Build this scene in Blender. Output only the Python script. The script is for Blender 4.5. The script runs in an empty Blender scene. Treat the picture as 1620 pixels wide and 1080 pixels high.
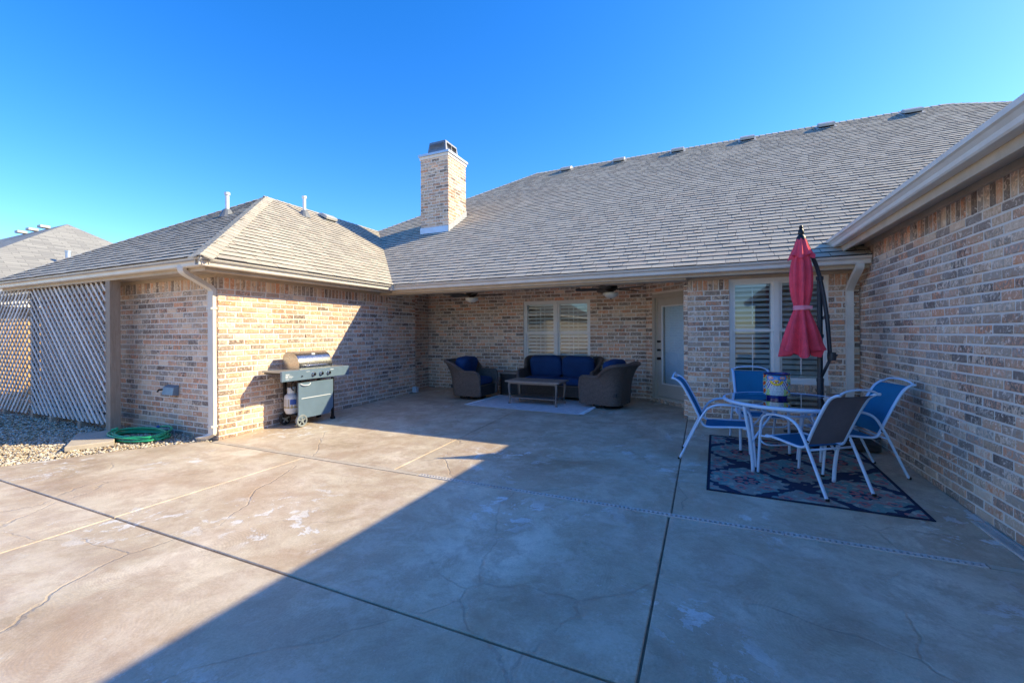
import bpy, math, random
from mathutils import Vector, Matrix, noise as mnoise
random.seed(7)
sc = bpy.context.scene
COL = sc.collection
R = math.radians

# ------------------------------------------------------------------ camera
cam = bpy.data.cameras.new('camera'); camo = bpy.data.objects.new('camera', cam); COL.objects.link(camo)
cam.sensor_width = 36; cam.lens = 15.0; cam.shift_y = -0.0085; cam.clip_end = 2000
CAM = Vector((0, 0, 1.40)); YAW = R(24.3); ROLL = R(0.3)
camo.matrix_world = Matrix.Translation(CAM) @ Matrix.Rotation(YAW, 4, 'Z') @ Matrix.Rotation(R(90), 4, 'X') @ Matrix.Rotation(-ROLL, 4, 'Z')
sc.camera = camo
# ------------------------------------------------------------------ sky, sun
SUN = Vector((1.43, .745, 1.0)).normalized()
w = bpy.data.worlds.new('World'); sc.world = w; w.use_nodes = True
wn, wl = w.node_tree.nodes, w.node_tree.links
sky = wn.new('ShaderNodeTexSky'); sky.sky_type = 'NISHITA'; sky.sun_disc = False
sky.sun_elevation = math.asin(SUN.z); sky.sun_rotation = math.atan2(SUN.x, SUN.y)
sky.ozone_density = 4.0; sky.air_density = 1.0; sky.dust_density = 0.5; sky.altitude = 300
hs = wn.new('ShaderNodeHueSaturation'); hs.inputs['Saturation'].default_value = 1.33; hs.inputs['Value'].default_value = 1.0; hs.inputs['Hue'].default_value = 0.510
wl.new(sky.outputs[0], hs.inputs['Color']); wl.new(hs.outputs[0], wn['Background'].inputs[0])
wn['Background'].inputs[1].default_value = 0.109
sl = bpy.data.lights.new('sun', 'SUN'); sl.energy = 2.4; sl.angle = R(0.53); sl.color = (1.0, .86, .55)
so = bpy.data.objects.new('sun', sl); COL.objects.link(so); so.rotation_euler = SUN.to_track_quat('Z', 'Y').to_euler(); so.location = (8, 4, 8)
sc.view_settings.view_transform = 'Standard'; sc.view_settings.look = 'None'; sc.view_settings.gamma = 1
sc.view_settings.use_curve_mapping = False; sc.view_settings.exposure = 1.72
sc.cycles.max_bounces = 9; sc.cycles.diffuse_bounces = 8; sc.cycles.transparent_max_bounces = 12
sc.cycles.sample_clamp_indirect = 6
# ------------------------------------------------------------------ materials
class NT:
    def __init__(s, m): s.t = m.node_tree; s.n = s.t.nodes; s.l = s.t.links
    def new(s, typ, **k):
        nd = s.n.new(typ)
        for a, b in k.items():
            if a.startswith('i_'): nd.inputs[a[2:].replace('_', ' ')].default_value = b
            else: setattr(nd, a, b)
        return nd
    def link(s, a, b): s.l.new(a, b)
    def noise(s, vec, scale, detail=4, rough=.55, dist=0):
        nd = s.new('ShaderNodeTexNoise'); nd.inputs['Scale'].default_value = scale; nd.inputs['Detail'].default_value = detail
        nd.inputs['Roughness'].default_value = rough; nd.inputs['Distortion'].default_value = dist
        if vec is not None: s.link(vec, nd.inputs['Vector'])
        return nd.outputs['Fac']
    def ramp(s, fac, stops, const=False):
        nd = s.new('ShaderNodeValToRGB'); cr = nd.color_ramp
        if const: cr.interpolation = 'CONSTANT'
        while len(cr.elements) < len(stops): cr.elements.new(.5)
        for e, (p, c) in zip(cr.elements, stops):
            e.position = p; e.color = (c, c, c, 1) if isinstance(c, (int, float)) else (*c, 1)
        s.link(fac, nd.inputs[0]); return nd.outputs[0]
    def mix(s, fac, a, b, mode='MIX'):
        nd = s.new('ShaderNodeMix', data_type='RGBA', blend_type=mode)
        for inp, v in ((nd.inputs[0], fac), (nd.inputs[6], a), (nd.inputs[7], b)):
            if isinstance(v, (int, float)): inp.default_value = v
            elif isinstance(v, tuple): inp.default_value = (*v, 1)
            else: s.link(v, inp)
        return nd.outputs[2]
    def math(s, op, a, b=None, c=None):
        nd = s.new('ShaderNodeMath', operation=op)
        for i, v in enumerate((a, b, c)):
            if v is None: continue
            if isinstance(v, (int, float)): nd.inputs[i].default_value = v
            else: s.link(v, nd.inputs[i])
        return nd.outputs[0]
    def bump(s, h, strength=.3, dist=.01, normal=None):
        nd = s.new('ShaderNodeBump'); nd.inputs['Strength'].default_value = strength; nd.inputs['Distance'].default_value = dist
        s.link(h, nd.inputs['Height'])
        if normal is not None: s.link(normal, nd.inputs['Normal'])
        return nd.outputs[0]
def base(name, rough=.7, metal=0):
    m = bpy.data.materials.new(name); m.use_nodes = True; t = NT(m); b = t.n['Principled BSDF']
    b.inputs['Roughness'].default_value = rough; b.inputs['Metallic'].default_value = metal
    return m, t, b
def pos(t):
    return t.new('ShaderNodeNewGeometry').outputs['Position']
def simple(name, col, rough=.6, metal=0, var=.12, scale=8, bump=.1, bscale=60, dirt=None):
    m, t, b = base(name, rough, metal); p = pos(t)
    n = t.noise(p, scale, 5); c0 = tuple(x * (1 - var) for x in col); c1 = tuple(min(1, x * (1 + var)) for x in col)
    c = t.ramp(n, [(.3, c0), (.7, c1)])
    if dirt:
        d = t.ramp(t.noise(p, 2.3, 7, .65), [(.48, 0.0), (.72, 1.0)]); c = t.mix(t.math('MULTIPLY', d, .6), c, dirt)
    t.link(c, b.inputs['Base Color'])
    r2 = t.math('MULTIPLY_ADD', t.noise(p, scale * 3, 4), .25, rough - .12); t.link(r2, b.inputs['Roughness'])
    if bump: t.link(t.bump(t.noise(p, bscale, 4), bump, .004), b.inputs['Normal'])
    return m
def rnd(t):
    oi = t.new('ShaderNodeObjectInfo'); g = t.new('ShaderNodeNewGeometry')
    return t.math('FRACT', t.math('ADD', oi.outputs['Random'], g.outputs['Random Per Island']))
def brick_mat():
    m, t, b = base('brick', .88); p = pos(t); r = rnd(t)
    c = t.ramp(r, [(0, (.43, .31, .215)), (.10, (.34, .235, .165)), (.19, (.125, .095, .08)), (.27, (.50, .38, .28)), (.37, (.54, .26, .145)), (.45, (.23, .18, .15)),
                   (.54, (.38, .30, .235)), (.64, (.16, .13, .11)), (.71, (.54, .42, .315)), (.79, (.41, .245, .16)), (.87, (.28, .25, .23)), (.95, (.58, .49, .39))], True)
    r2 = t.math('FRACT', t.math('MULTIPLY', r, 17.3))
    mp = t.new('ShaderNodeMapping'); t.link(p, mp.inputs[0]); mp.inputs['Scale'].default_value = (1, 1, .55)
    n1 = t.noise(mp.outputs[0], 26, 6, .7, 1.2); n2 = t.noise(p, 9, 5, .6)
    c = t.mix(t.ramp(n1, [(.44, 0.0), (.56, .85)]), c, t.ramp(r2, [(0, (.52, .30, .20)), (.25, (.22, .18, .15)), (.5, (.58, .46, .35)), (.75, (.33, .28, .24))], True))
    th = t.math('MULTIPLY_ADD', r2, .16, n1)
    sm = t.ramp(t.noise(p, 15, 7, .75, 1.8), [(.54, 0.0), (.61, 1.0)])
    c = t.mix(t.math('MULTIPLY', sm, .72), c, (.74, .66, .57))
    dk = t.ramp(t.noise(p, 40, 5, .8, .6), [(.60, 0.0), (.72, 1.0)]); c = t.mix(t.math('MULTIPLY', dk, .5), c, (.17, .145, .13))
    big = t.ramp(t.noise(p, .8, 4), [(.35, (1.28, 1.16, 1.04)), (.65, (1.54, 1.39, 1.25))]); c = t.mix(1.0, c, big, 'MULTIPLY')
    mp2 = t.new('ShaderNodeMapping'); t.link(p, mp2.inputs[0]); mp2.inputs['Scale'].default_value = (3.2, 3.2, .35); st = t.ramp(t.noise(mp2.outputs[0], 1.2, 6, .7), [(.56, 0.0), (.74, 1.0)]); c = t.mix(t.math('MULTIPLY', st, .28), c, (.72, .63, .53))
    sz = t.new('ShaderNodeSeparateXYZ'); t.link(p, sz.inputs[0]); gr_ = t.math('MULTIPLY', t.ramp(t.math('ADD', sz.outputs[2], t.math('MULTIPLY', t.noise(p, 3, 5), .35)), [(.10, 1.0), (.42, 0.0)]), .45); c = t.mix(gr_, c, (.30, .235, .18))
    t.link(c, b.inputs['Base Color'])
    h = t.math('ADD', t.noise(p, 55, 6, .7), t.math('MULTIPLY', n1, 1.2)); t.link(t.bump(h, .55, .006), b.inputs['Normal'])
    return m
def mortar_mat():
    m, t, b = base('mortar', .92); p = pos(t)
    c = t.ramp(t.noise(p, 3, 6, .7), [(.3, (.76, .675, .575)), (.7, (.85, .76, .655))]); t.link(c, b.inputs['Base Color'])
    t.link(t.bump(t.noise(p, 120, 5, .7), .5, .004), b.inputs['Normal']); return m
def shingle_mat():
    m, t, b = base('asphalt_shingle', .92); p = pos(t); r = rnd(t)
    c = t.ramp(r, [(0, (.50, .455, .38)), (.14, (.475, .435, .365)), (.3, (.52, .475, .395)), (.45, (.445, .41, .35)), (.58, (.50, .44, .365)), (.7, (.48, .445, .38)), (.85, (.535, .49, .41)), (.94, (.43, .40, .345))], True)
    g = t.ramp(t.noise(p, 260, 3, .8), [(.35, .75), (.65, 1.25)]); c = t.mix(1.0, c, g, 'MULTIPLY')
    big = t.ramp(t.noise(p, .7, 5, .6), [(.3, (.99, .95, .88)), (.7, (1.10, 1.05, .97))]); c = t.mix(1.0, c, big, 'MULTIPLY')
    t.link(c, b.inputs['Base Color']); t.link(t.bump(t.noise(p, 300, 3, .8), .5, .003), b.inputs['Normal']); return m
def far_shingle_mat():
    m, t, b = base('far_shingle', .92); tc = t.new('ShaderNodeTexCoord')
    bt = t.new('ShaderNodeTexBrick'); t.link(tc.outputs['UV'], bt.inputs['Vector']); bt.offset = .37; bt.squash = 1
    bt.inputs['Scale'].default_value = 1; bt.inputs['Brick Width'].default_value = .55; bt.inputs['Row Height'].default_value = .14
    bt.inputs['Mortar Size'].default_value = .008; bt.inputs['Color1'].default_value = (.34, .325, .29, 1); bt.inputs['Color2'].default_value = (.25, .24, .22, 1); bt.inputs['Mortar'].default_value = (.16, .15, .14, 1)
    t.link(bt.outputs[0], b.inputs['Base Color']); return m
def concrete_mat():
    m, t, b = base('stained_concrete', .62); p = pos(t)
    oi = t.new('ShaderNodeObjectInfo')
    wv = t.new('ShaderNodeVectorMath', operation='ADD'); t.link(p, wv.inputs[0])
    dn = t.new('ShaderNodeTexNoise'); dn.inputs['Scale'].default_value = .55; dn.inputs['Detail'].default_value = 3; t.link(p, dn.inputs['Vector'])
    sc2 = t.new('ShaderNodeVectorMath', operation='SCALE'); t.link(dn.outputs['Color'], sc2.inputs[0]); sc2.inputs['Scale'].default_value = .7
    t.link(sc2.outputs[0], wv.inputs[1]); P = wv.outputs[0]
    c = t.ramp(t.noise(P, .9, 8, .68, .2), [(.34, (.29, .215, .135)), (.45, (.44, .345, .235)), (.56, (.52, .435, .315)), (.66, (.64, .54, .41))])
    # trowel mottling
    c = t.mix(t.math('MULTIPLY', t.ramp(t.noise(P, 3.2, 8, .74, .3), [(.46, 0.0), (.57, 1.0)]), .6), c, (.35, .245, .165))
    c = t.mix(t.math('MULTIPLY', t.ramp(t.noise(p, 14, 8, .75), [(.5, 0.0), (.7, 1.0)]), .25), c, (.62, .56, .47))
    dust = t.ramp(t.noise(p, .35, 5, .6, .4), [(.45, 0.0), (.68, 1.0)]); c = t.mix(t.math('MULTIPLY', dust, .35), c, (.57, .48, .37))
    # reddish wear near the house side
    red = t.ramp(t.noise(p, .6, 4, .5, .2), [(.52, 0.0), (.66, 1.0)]); c = t.mix(t.math('MULTIPLY', red, .32), c, (.42, .28, .20))
    # peeled sealer flakes
    mk = t.ramp(t.noise(p, .75, 3, .5), [(.52, 0.0), (.62, 1.0)])
    fl = t.ramp(t.noise(P, 5.5, 8, .72, .3), [(.55, 0.0), (.575, 1.0)]); flk = t.math('MULTIPLY', fl, mk)
    c = t.mix(t.math('MULTIPLY', flk, .75), c, (.66, .65, .63))
    c = t.mix(1.0, c, t.ramp(t.noise(p, 95, 6, .85), [(.3, .80), (.7, 1.2)]), 'MULTIPLY'); c = t.mix(t.math('MULTIPLY', t.ramp(t.noise(p, 7, 7, .8), [(.52, 0.0), (.64, 1.0)]), .35), c, (.33, .235, .16))
    # fine flecks
    ff = t.ramp(t.noise(p, 19, 4, .7), [(.70, 0.0), (.73, 1.0)]); c = t.mix(t.math('MULTIPLY', ff, .35), c, (.70, .69, .66))
    # hand cut crack lines
    vd = t.new('ShaderNodeTexVoronoi', feature='DISTANCE_TO_EDGE'); vd.inputs['Scale'].default_value = .62
    w2 = t.new('ShaderNodeVectorMath', operation='ADD'); t.link(p, w2.inputs[0]); d2 = t.new('ShaderNodeTexNoise'); d2.inputs['Scale'].default_value = 1.4; d2.inputs['Detail'].default_value = 6; t.link(p, d2.inputs['Vector'])
    s3 = t.new('ShaderNodeVectorMath', operation='SCALE'); t.link(d2.outputs['Color'], s3.inputs[0]); s3.inputs['Scale'].default_value = .55; t.link(s3.outputs[0], w2.inputs[1]); t.link(w2.outputs[0], vd.inputs['Vector'])
    ck = t.ramp(vd.outputs['Distance'], [(.002, 1.0), (.006, 0.0)])
    brk = t.ramp(t.noise(p, 1.6, 3), [(.40, 0.0), (.52, 1.0)]); ck = t.math('MULTIPLY', ck, brk)
    c = t.mix(t.math('MULTIPLY', ck, .4), c, (.27, .21, .155))
    veil = t.ramp(t.noise(p, 2.6, 8, .78, .2), [(.50, 0.0), (.60, 1.0)]); c = t.mix(t.math('MULTIPLY', veil, .32), c, (.66, .57, .46))
    br_ = t.ramp(t.noise(p, 1.7, 7, .7, .3), [(.53, 0.0), (.66, 1.0)]); c = t.mix(t.math('MULTIPLY', br_, .45), c, (.36, .24, .145))
    tint = t.ramp(oi.outputs['Random'], [(0, 1.10), (1, 1.22)]); c = t.mix(1.0, c, tint, 'MULTIPLY')
    t.link(t.ramp(t.noise(P, 2.2, 6, .6), [(.3, .42), (.7, .72)]), b.inputs['Roughness'])
    # swirled trowel arcs
    wa = t.new('ShaderNodeTexWave', wave_type='RINGS', rings_direction='SPHERICAL'); wa.inputs['Scale'].default_value = 17; wa.inputs['Distortion'].default_value = 11; wa.inputs['Detail'].default_value = 3; wa.inputs['Detail Scale'].default_value = .35
    vv = t.new('ShaderNodeTexVoronoi'); vv.inputs['Scale'].default_value = 1.1; t.link(P, vv.inputs['Vector'])
    sub = t.new('ShaderNodeVectorMath', operation='SUBTRACT'); t.link(P, sub.inputs[0]); t.link(vv.outputs['Position'], sub.inputs[1])
    t.link(sub.outputs[0], wa.inputs['Vector'])
    wm = t.ramp(t.noise(p, 2.1, 4), [(.50, 0.0), (.62, 1.0)]); wv_ = t.mix(wm, 1.0 if False else (1, 1, 1), t.ramp(wa.outputs['Fac'], [(0, .955), (1, 1.04)])); c = t.mix(1.0, c, wv_, 'MULTIPLY'); t.link(c, b.inputs['Base Color'])
    h = t.math('ADD', t.math('MULTIPLY', wa.outputs['Fac'], .07), t.math('MULTIPLY', t.noise(p, 30, 7, .7), .5))
    h = t.math('ADD', h, t.math('MULTIPLY', flk, -.5)); h = t.math('ADD', h, t.math('MULTIPLY', ck, -1.6)); h = t.math('ADD', h, t.math('MULTIPLY', t.noise(P, 4, 5, .6), .8))
    t.link(t.bump(h, .42, .008), b.inputs['Normal'])
    return m
def glass_mat(name, tint=(.75, .85, .85), boost=1.0, add=.03):
    m = bpy.data.materials.new(name); m.use_nodes = True; t = NT(m); t.n.remove(t.n['Principled BSDF'])
    tr = t.new('ShaderNodeBsdfTransparent'); tr.inputs[0].default_value = (*tint, 1)
    gl = t.new('ShaderNodeBsdfGlossy'); gl.inputs['Roughness'].default_value = .015; gl.inputs['Color'].default_value = (.95, .97, 1, 1)
    fr = t.new('ShaderNodeFresnel'); fr.inputs[0].default_value = 1.5
    f = t.math('MINIMUM', t.math('MULTIPLY_ADD', fr.outputs[0], boost, add), 1.0)
    mx = t.new('ShaderNodeMixShader'); t.link(f, mx.inputs[0]); t.link(tr.outputs[0], mx.inputs[1]); t.link(gl.outputs[0], mx.inputs[2])
    t.link(mx.outputs[0], t.n['Material Output'].inputs[0]); return m
def weave_mat(name, c1, c2, su=90, sv=60):
    m, t, b = base(name, .55); p = pos(t)
    sep = t.new('ShaderNodeSeparateXYZ'); t.link(p, sep.inputs[0])
    a = t.math('SINE', t.math('MULTIPLY', t.math('ADD', sep.outputs[0], sep.outputs[1]), su)); z = t.math('SINE', t.math('MULTIPLY', sep.outputs[2], sv * 5))
    h = t.math('MULTIPLY', a, z); h = t.math('MULTIPLY_ADD', h, .5, .5)
    z2 = t.math('MULTIPLY_ADD', z, .5, .5)
    c = t.mix(t.ramp(t.math('MULTIPLY', h, t.math('ADD', z2, .35)), [(.12, 0.0), (.5, 1.0)]), c1, c2)
    c = t.mix(1.0, c, t.ramp(t.noise(p, 40, 4), [(.3, .7), (.7, 1.25)]), 'MULTIPLY')
    t.link(c, b.inputs['Base Color']); t.link(t.bump(h, .8, .006), b.inputs['Normal']); return m
def fabric_mat(name, col, var=.2, sheen=0, thread=400, fold=6):
    m, t, b = base(name, .9); p = pos(t)
    c = t.mix(t.ramp(t.noise(p, fold, 5, .6), [(.3, 0.0), (.7, 1.0)]), tuple(x * (1 - var) for x in col), tuple(min(1, x * (1 + var)) for x in col))
    c = t.mix(1.0, c, t.ramp(t.noise(p, thread, 2, .6), [(.3, .8), (.7, 1.2)]), 'MULTIPLY')
    t.link(c, b.inputs['Base Color']); t.link(t.bump(t.math('ADD', t.noise(p, thread, 2), t.math('MULTIPLY', t.noise(p, fold * 2.5, 4), 2.5)), .25, .006), b.inputs['Normal']); return m
def attr_mat(name, rough=.6, bump=.2, bscale=200):
    m, t, b = base(name, rough); a = t.new('ShaderNodeAttribute'); a.attribute_name = 'col'; p = pos(t)
    c = t.mix(1.0, a.outputs['Color'], t.ramp(t.noise(p, 60, 4), [(.3, .82), (.7, 1.15)]), 'MULTIPLY')
    t.link(c, b.inputs['Base Color']); t.link(t.bump(t.noise(p, bscale, 3), bump, .003), b.inputs['Normal']); return m
def wood_mat(name, c1, c2, grain=(14, 14, 1.2)):
    m, t, b = base(name, .85); p = pos(t); mp = t.new('ShaderNodeMapping'); t.link(p, mp.inputs[0]); mp.inputs['Scale'].default_value = grain
    n = t.noise(mp.outputs[0], 3, 8, .7, 1.0); r = rnd(t)
    c = t.ramp(n, [(.3, c1), (.7, c2)]); c = t.mix(1.0, c, t.ramp(r, [(0, .75), (1, 1.2)]), 'MULTIPLY')
    t.link(c, b.inputs['Base Color']); t.link(t.bump(n, .4, .005), b.inputs['Normal']); return m
def pebble_mat():
    m, t, b = base('river_gravel', .8); p = pos(t); r = rnd(t)
    c = t.ramp(r, [(0, (.52, .42, .29)), (.15, (.62, .56, .46)), (.3, (.40, .29, .18)), (.42, (.68, .64, .56)), (.58, (.50, .36, .21)), (.7, (.58, .50, .40)), (.84, (.30, .24, .19)), (.9, (.66, .55, .38))], True)
    c = t.mix(1.0, c, t.ramp(t.noise(p, 80, 3), [(.3, .8), (.7, 1.15)]), 'MULTIPLY'); t.link(c, b.inputs['Base Color']); return m
M = dict(brick=brick_mat(), mortar=mortar_mat(), shingle=shingle_mat(), shaded_cutedge=simple('shaded_asphalt_edge', (.035, .036, .042), .9, 0, .2, 20, 0), far=far_shingle_mat(), concrete=concrete_mat(),  # shingle butts: dark cut asphalt, deepened to paint the shade at each course
    gutter=simple('gutter_paint', (.76, .69, .59), .42, 0, .05, 4, .05, 40, dirt=(.62, .53, .43)), fascia=simple('fascia_paint', (.56, .43, .295), .6, 0, .08, 5, .1, 30, dirt=(.36, .27, .18)),
    ceil=simple('ceiling_paint', (.66, .56, .45), .7, 0, .05, 5), soffit=simple('soffit_paint', (.50, .41, .32), .7, 0, .07, 5), vinyl=simple('window_vinyl', (.78, .75, .69), .45, 0, .04, 6),
    door=simple('door_paint', (.52, .46, .39), .5, 0, .04, 5), jamb=simple('jamb_paint', (.52, .45, .36), .6, 0, .05, 5), black=simple('black_metal', (.018, .017, .017), .4, .3, .2, 20),
    shutter=simple('shutter_white', (.82, .82, .79), .5, 0, .03, 5, 0), dark=simple('dark_room', (.03, .03, .03), .9, 0, .1, 2, 0), wall_in=simple('room_wall', (.4, .38, .34), .9, 0, .1, 2, 0),
    glass=glass_mat('window_glass', (.80, .90, .93), 1.25, .03), tglass=glass_mat('table_glass', (.78, .90, .92), 1.5, .03), doorglass=glass_mat('door_glass', (.85, .92, .95), 2.0, .08), blind=simple('sky_tint_blind', (.72, .86, .95), .6, 0, .03, 5),
    flash=simple('galvanized_flashing', (.55, .57, .60), .38, .6, .06, 6), galv=simple('galvanized_cap', (.24, .25, .27), .45, .5, .1, 8), pvc=simple('white_pvc', (.75, .74, .72), .5, 0, .04, 8), vent=simple('grey_vent', (.46, .45, .42), .6, .1, .08, 8), lead=simple('lead_boot', (.2, .21, .22), .6, .2, .1, 8), plastic=simple('drain_plastic', (.60, .55, .50), .6, 0, .08, 12, .2, dirt=(.42, .33, .25)), groove=simple('joint_dirt', (.20, .145, .10), .95, 0, .3, 12),
    dirt=simple('bare_soil', (.30, .23, .15), .95, 0, .25, 3, .4, 30), lawn=simple('dormant_lawn', (.47, .40, .27), .95, 0, .3, 2, .5, 60),
    lattice=wood_mat('weathered_lattice', (.66, .62, .57), (.82, .77, .71), (20, 20, 20)), latback_shaded=wood_mat('lattice_back_shaded', (.30, .24, .18), (.44, .36, .28), (20, 20, 20)), post=wood_mat('weathered_post', (.33, .25, .18), (.52, .42, .32)), cedar=wood_mat('cedar_board', (.52, .30, .12), (.68, .42, .19)),
    hose=simple('green_hose', (.03, .42, .19), .38, 0, .15, 20), paver=simple('pale_paver', (.52, .44, .34), .85, 0, .12, 6, .3, 50, dirt=(.42, .34, .25)), pebble=pebble_mat(),
    steel=simple('brushed_steel', (.42, .42, .42), .24, .95, .08, 12, .05, 200), panel=simple('grey_blue_enamel', (.17, .25, .33), .42, .35, .05, 6), shelf=simple('steel_shelf', (.34, .37, .38), .35, .6, .06, 8), chrome=simple('chrome', (.7, .7, .7), .15, 1, .03, 8), tank=simple('tank_white', (.72, .71, .68), .4, 0, .05, 8), wheel=simple('wheel_grey', (.26, .29, .30), .5, .2, .1, 8), rubber=simple('rubber', (.03, .03, .03), .8, 0, .2, 20),
    wicker=weave_mat('wicker_weave', (.018, .014, .013), (.20, .145, .115), 200, 56), wickerdark=weave_mat('wicker_dark', (.015, .013, .013), (.06, .05, .05)), cushion=fabric_mat('navy_cushion', (.006, .042, .14), .15, fold=5), ctable=simple('brown_metal', (.24, .20, .175), .45, .3, .1, 10), ctop=simple('faux_wood_top', (.30, .24, .20), .5, 0, .15, 9),
    frame=simple('powder_white', (.52, .68, .86), .4, 0, .04, 10), sling=fabric_mat('sling_blue', (.008, .155, .29), .12, thread=260, fold=3), slingback=fabric_mat('sling_charcoal', (.13, .12, .14), .15, thread=260, fold=3), red=fabric_mat('canopy_red', (.84, .075, .115), .2, thread=350, fold=5), tie=simple('tie_pink', (.85, .28, .34), .8), umb=simple('umbrella_pole', (.045, .055, .07), .4, .4, .15, 10), sticker=simple('blue_sticker', (.10, .35, .60), .5),
    rugcol=attr_mat('woven_rug', .95, .5, 260), potcol=attr_mat('glazed_pottery', .18, .05, 50), navy=simple('navy_binding', (.010, .016, .04), .9, 0, .2, 20, 0), cobalt=simple('cobalt_glaze', (.006, .012, .16), .15, 0, .2, 20, 0), rugpale=fabric_mat('pale_rug', (.66, .69, .72), .12, thread=180, fold=9), cream=simple('lamp_bowl', (.70, .66, .56), .3), bronze=simple('oil_bronze', (.05, .035, .025), .4, .4, .2, 10), palebrick=simple('pale_wall', (.62, .52, .40), .9, 0, .1, 3), siding=simple('neighbour_brick', (.36, .27, .2), .9), paleblue=simple('pale_plastic', (.5, .56, .62), .5), label1=simple('label_blue', (.05, .12, .4), .5), label2=simple('label_ochre', (.45, .32, .10), .5), print_=simple('white_print', (.75, .77, .78), .5))

# ------------------------------------------------------------------ mesh helpers
class MB:
    def __init__(s): s.v = []; s.f = []; s.m = []; s.c = []
    def add(s, vs, fs, mi=0):
        o = len(s.v); s.v += [tuple(v) for v in vs]; s.f += [tuple(i + o for i in f) for f in fs]; s.m += [mi] * len(fs)
    def obox(s, o, a, b, c, mi=0):   # corner o and three edge vectors
        o, a, b, c = Vector(o), Vector(a), Vector(b), Vector(c)
        vs = [o, o + a, o + a + b, o + b, o + c, o + a + c, o + a + b + c, o + b + c]
        fs = [(0, 3, 2, 1), (4, 5, 6, 7), (0, 1, 5, 4), (1, 2, 6, 5), (2, 3, 7, 6), (3, 0, 4, 7)]
        if a.cross(b).dot(c) < 0: fs = [f[::-1] for f in fs]
        s.add(vs, fs, mi)
    def box(s, x0, x1, y0, y1, z0, z1, mi=0): s.obox((x0, y0, z0), (x1 - x0, 0, 0), (0, y1 - y0, 0), (0, 0, z1 - z0), mi)
    def cbox(s, c, d, rz=0, mi=0):   # box with chamfered edges; c centre, d full size
        x, y, z = (q / 2 for q in d); b = min(d) * .12; ca, sa = math.cos(rz), math.sin(rz); vs = []
        def P(px, py, pz): return (c[0] + px * ca - py * sa, c[1] + px * sa + py * ca, c[2] + pz)
        for (zz, i) in ((-z, b), (-z + b, 0), (z - b, 0), (z, b)):
            for (px, py) in ((-x + i, -y + i), (x - i, -y + i), (x - i, y - i), (-x + i, y - i)): vs.append(P(px, py, zz))
        fs = [(3, 2, 1, 0), (12, 13, 14, 15)]
        for k in range(3):
            for j in range(4): fs.append((k * 4 + j, k * 4 + (j + 1) % 4, k * 4 + 4 + (j + 1) % 4, k * 4 + 4 + j))
        s.add(vs, fs, mi)
    def tube(s, pts, r, n=8, mi=0, closed=False, flat=1.0, cap=True):
        pts = [Vector(p) for p in pts]; N = len(pts); rs = r if isinstance(r, (list, tuple)) else [r] * N
        tg = []
        for i in range(N):
            a = pts[(i - 1) % N] if (closed or i > 0) else pts[i]; b = pts[(i + 1) % N] if (closed or i < N - 1) else pts[i]; tg.append((b - a).normalized())
        up = Vector((0, 0, 1)) if abs(tg[0].z) < .9 else Vector((0, 1, 0)); nn = (up - tg[0] * up.dot(tg[0])).normalized(); vs = []
        for i in range(N):
            nn = (nn - tg[i] * nn.dot(tg[i])).normalized(); bb = tg[i].cross(nn)
            for k in range(n):
                a = 2 * math.pi * k / n; vs.append(pts[i] + nn * math.cos(a) * rs[i] * flat + bb * math.sin(a) * rs[i])
        fs = []
        for i in range(N if closed else N - 1):
            j = (i + 1) % N
            for k in range(n): fs.append((i * n + k, i * n + (k + 1) % n, j * n + (k + 1) % n, j * n + k))
        if not closed and cap: fs += [tuple(range(n))[::-1], tuple((N - 1) * n + k for k in range(n))]
        s.add(vs, fs, mi)
    def lathe(s, prof, c=(0, 0, 0), n=32, mi=0, mod=None):
        vs = []; P = len(prof)
        for i in range(n):
            a = 2 * math.pi * i / n
            for r, z in prof:
                q = mod(a, r, z) if mod else r; vs.append((c[0] + q * math.cos(a), c[1] + q * math.sin(a), c[2] + z))
        fs = [(i * P + k, ((i + 1) % n) * P + k, ((i + 1) % n) * P + k + 1, i * P + k + 1) for i in range(n) for k in range(P - 1)]
        s.add(vs, fs, mi)
    def grid(s, fn, nu, nv, mi=0, flip=False):
        vs = [fn(i / nu, j / nv) for i in range(nu + 1) for j in range(nv + 1)]; w_ = nv + 1
        fs = [(i * w_ + j, (i + 1) * w_ + j, (i + 1) * w_ + j + 1, i * w_ + j + 1) for i in range(nu) for j in range(nv)]
        if flip: fs = [f[::-1] for f in fs]
        s.add(vs, fs, mi)
    def pillow(s, c, d, e=.45, rx=0, rz=0, nu=26, nv=16, mi=0, wob=.0):
        Mx = Matrix.Translation(c) @ Matrix.Rotation(rz, 4, 'Z') @ Matrix.Rotation(rx, 4, 'X'); vs = []
        pw = lambda v, q: math.copysign(abs(v) ** q, v)
        for i in range(nu):
            a = 2 * math.pi * i / nu
            for j in range(nv + 1):
                t = -math.pi / 2 + math.pi * j / nv
                x = pw(math.cos(t), e) * pw(math.cos(a), e) * d[0] / 2; y = pw(math.cos(t), e) * pw(math.sin(a), e) * d[1] / 2; z = pw(math.sin(t), .75) * d[2] / 2
                if wob:
                    q = 1 + wob * mnoise.noise(Vector((x * 7 + c[0] * 3, y * 7, z * 7 + c[1]))); x *= q; y *= q; z *= q
                vs.append(Mx @ Vector((x, y, z)))
        fs = [(i * (nv + 1) + j, ((i + 1) % nu) * (nv + 1) + j, ((i + 1) % nu) * (nv + 1) + j + 1, i * (nv + 1) + j + 1) for i in range(nu) for j in range(nv)]
        s.add(vs, fs, mi)
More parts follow.
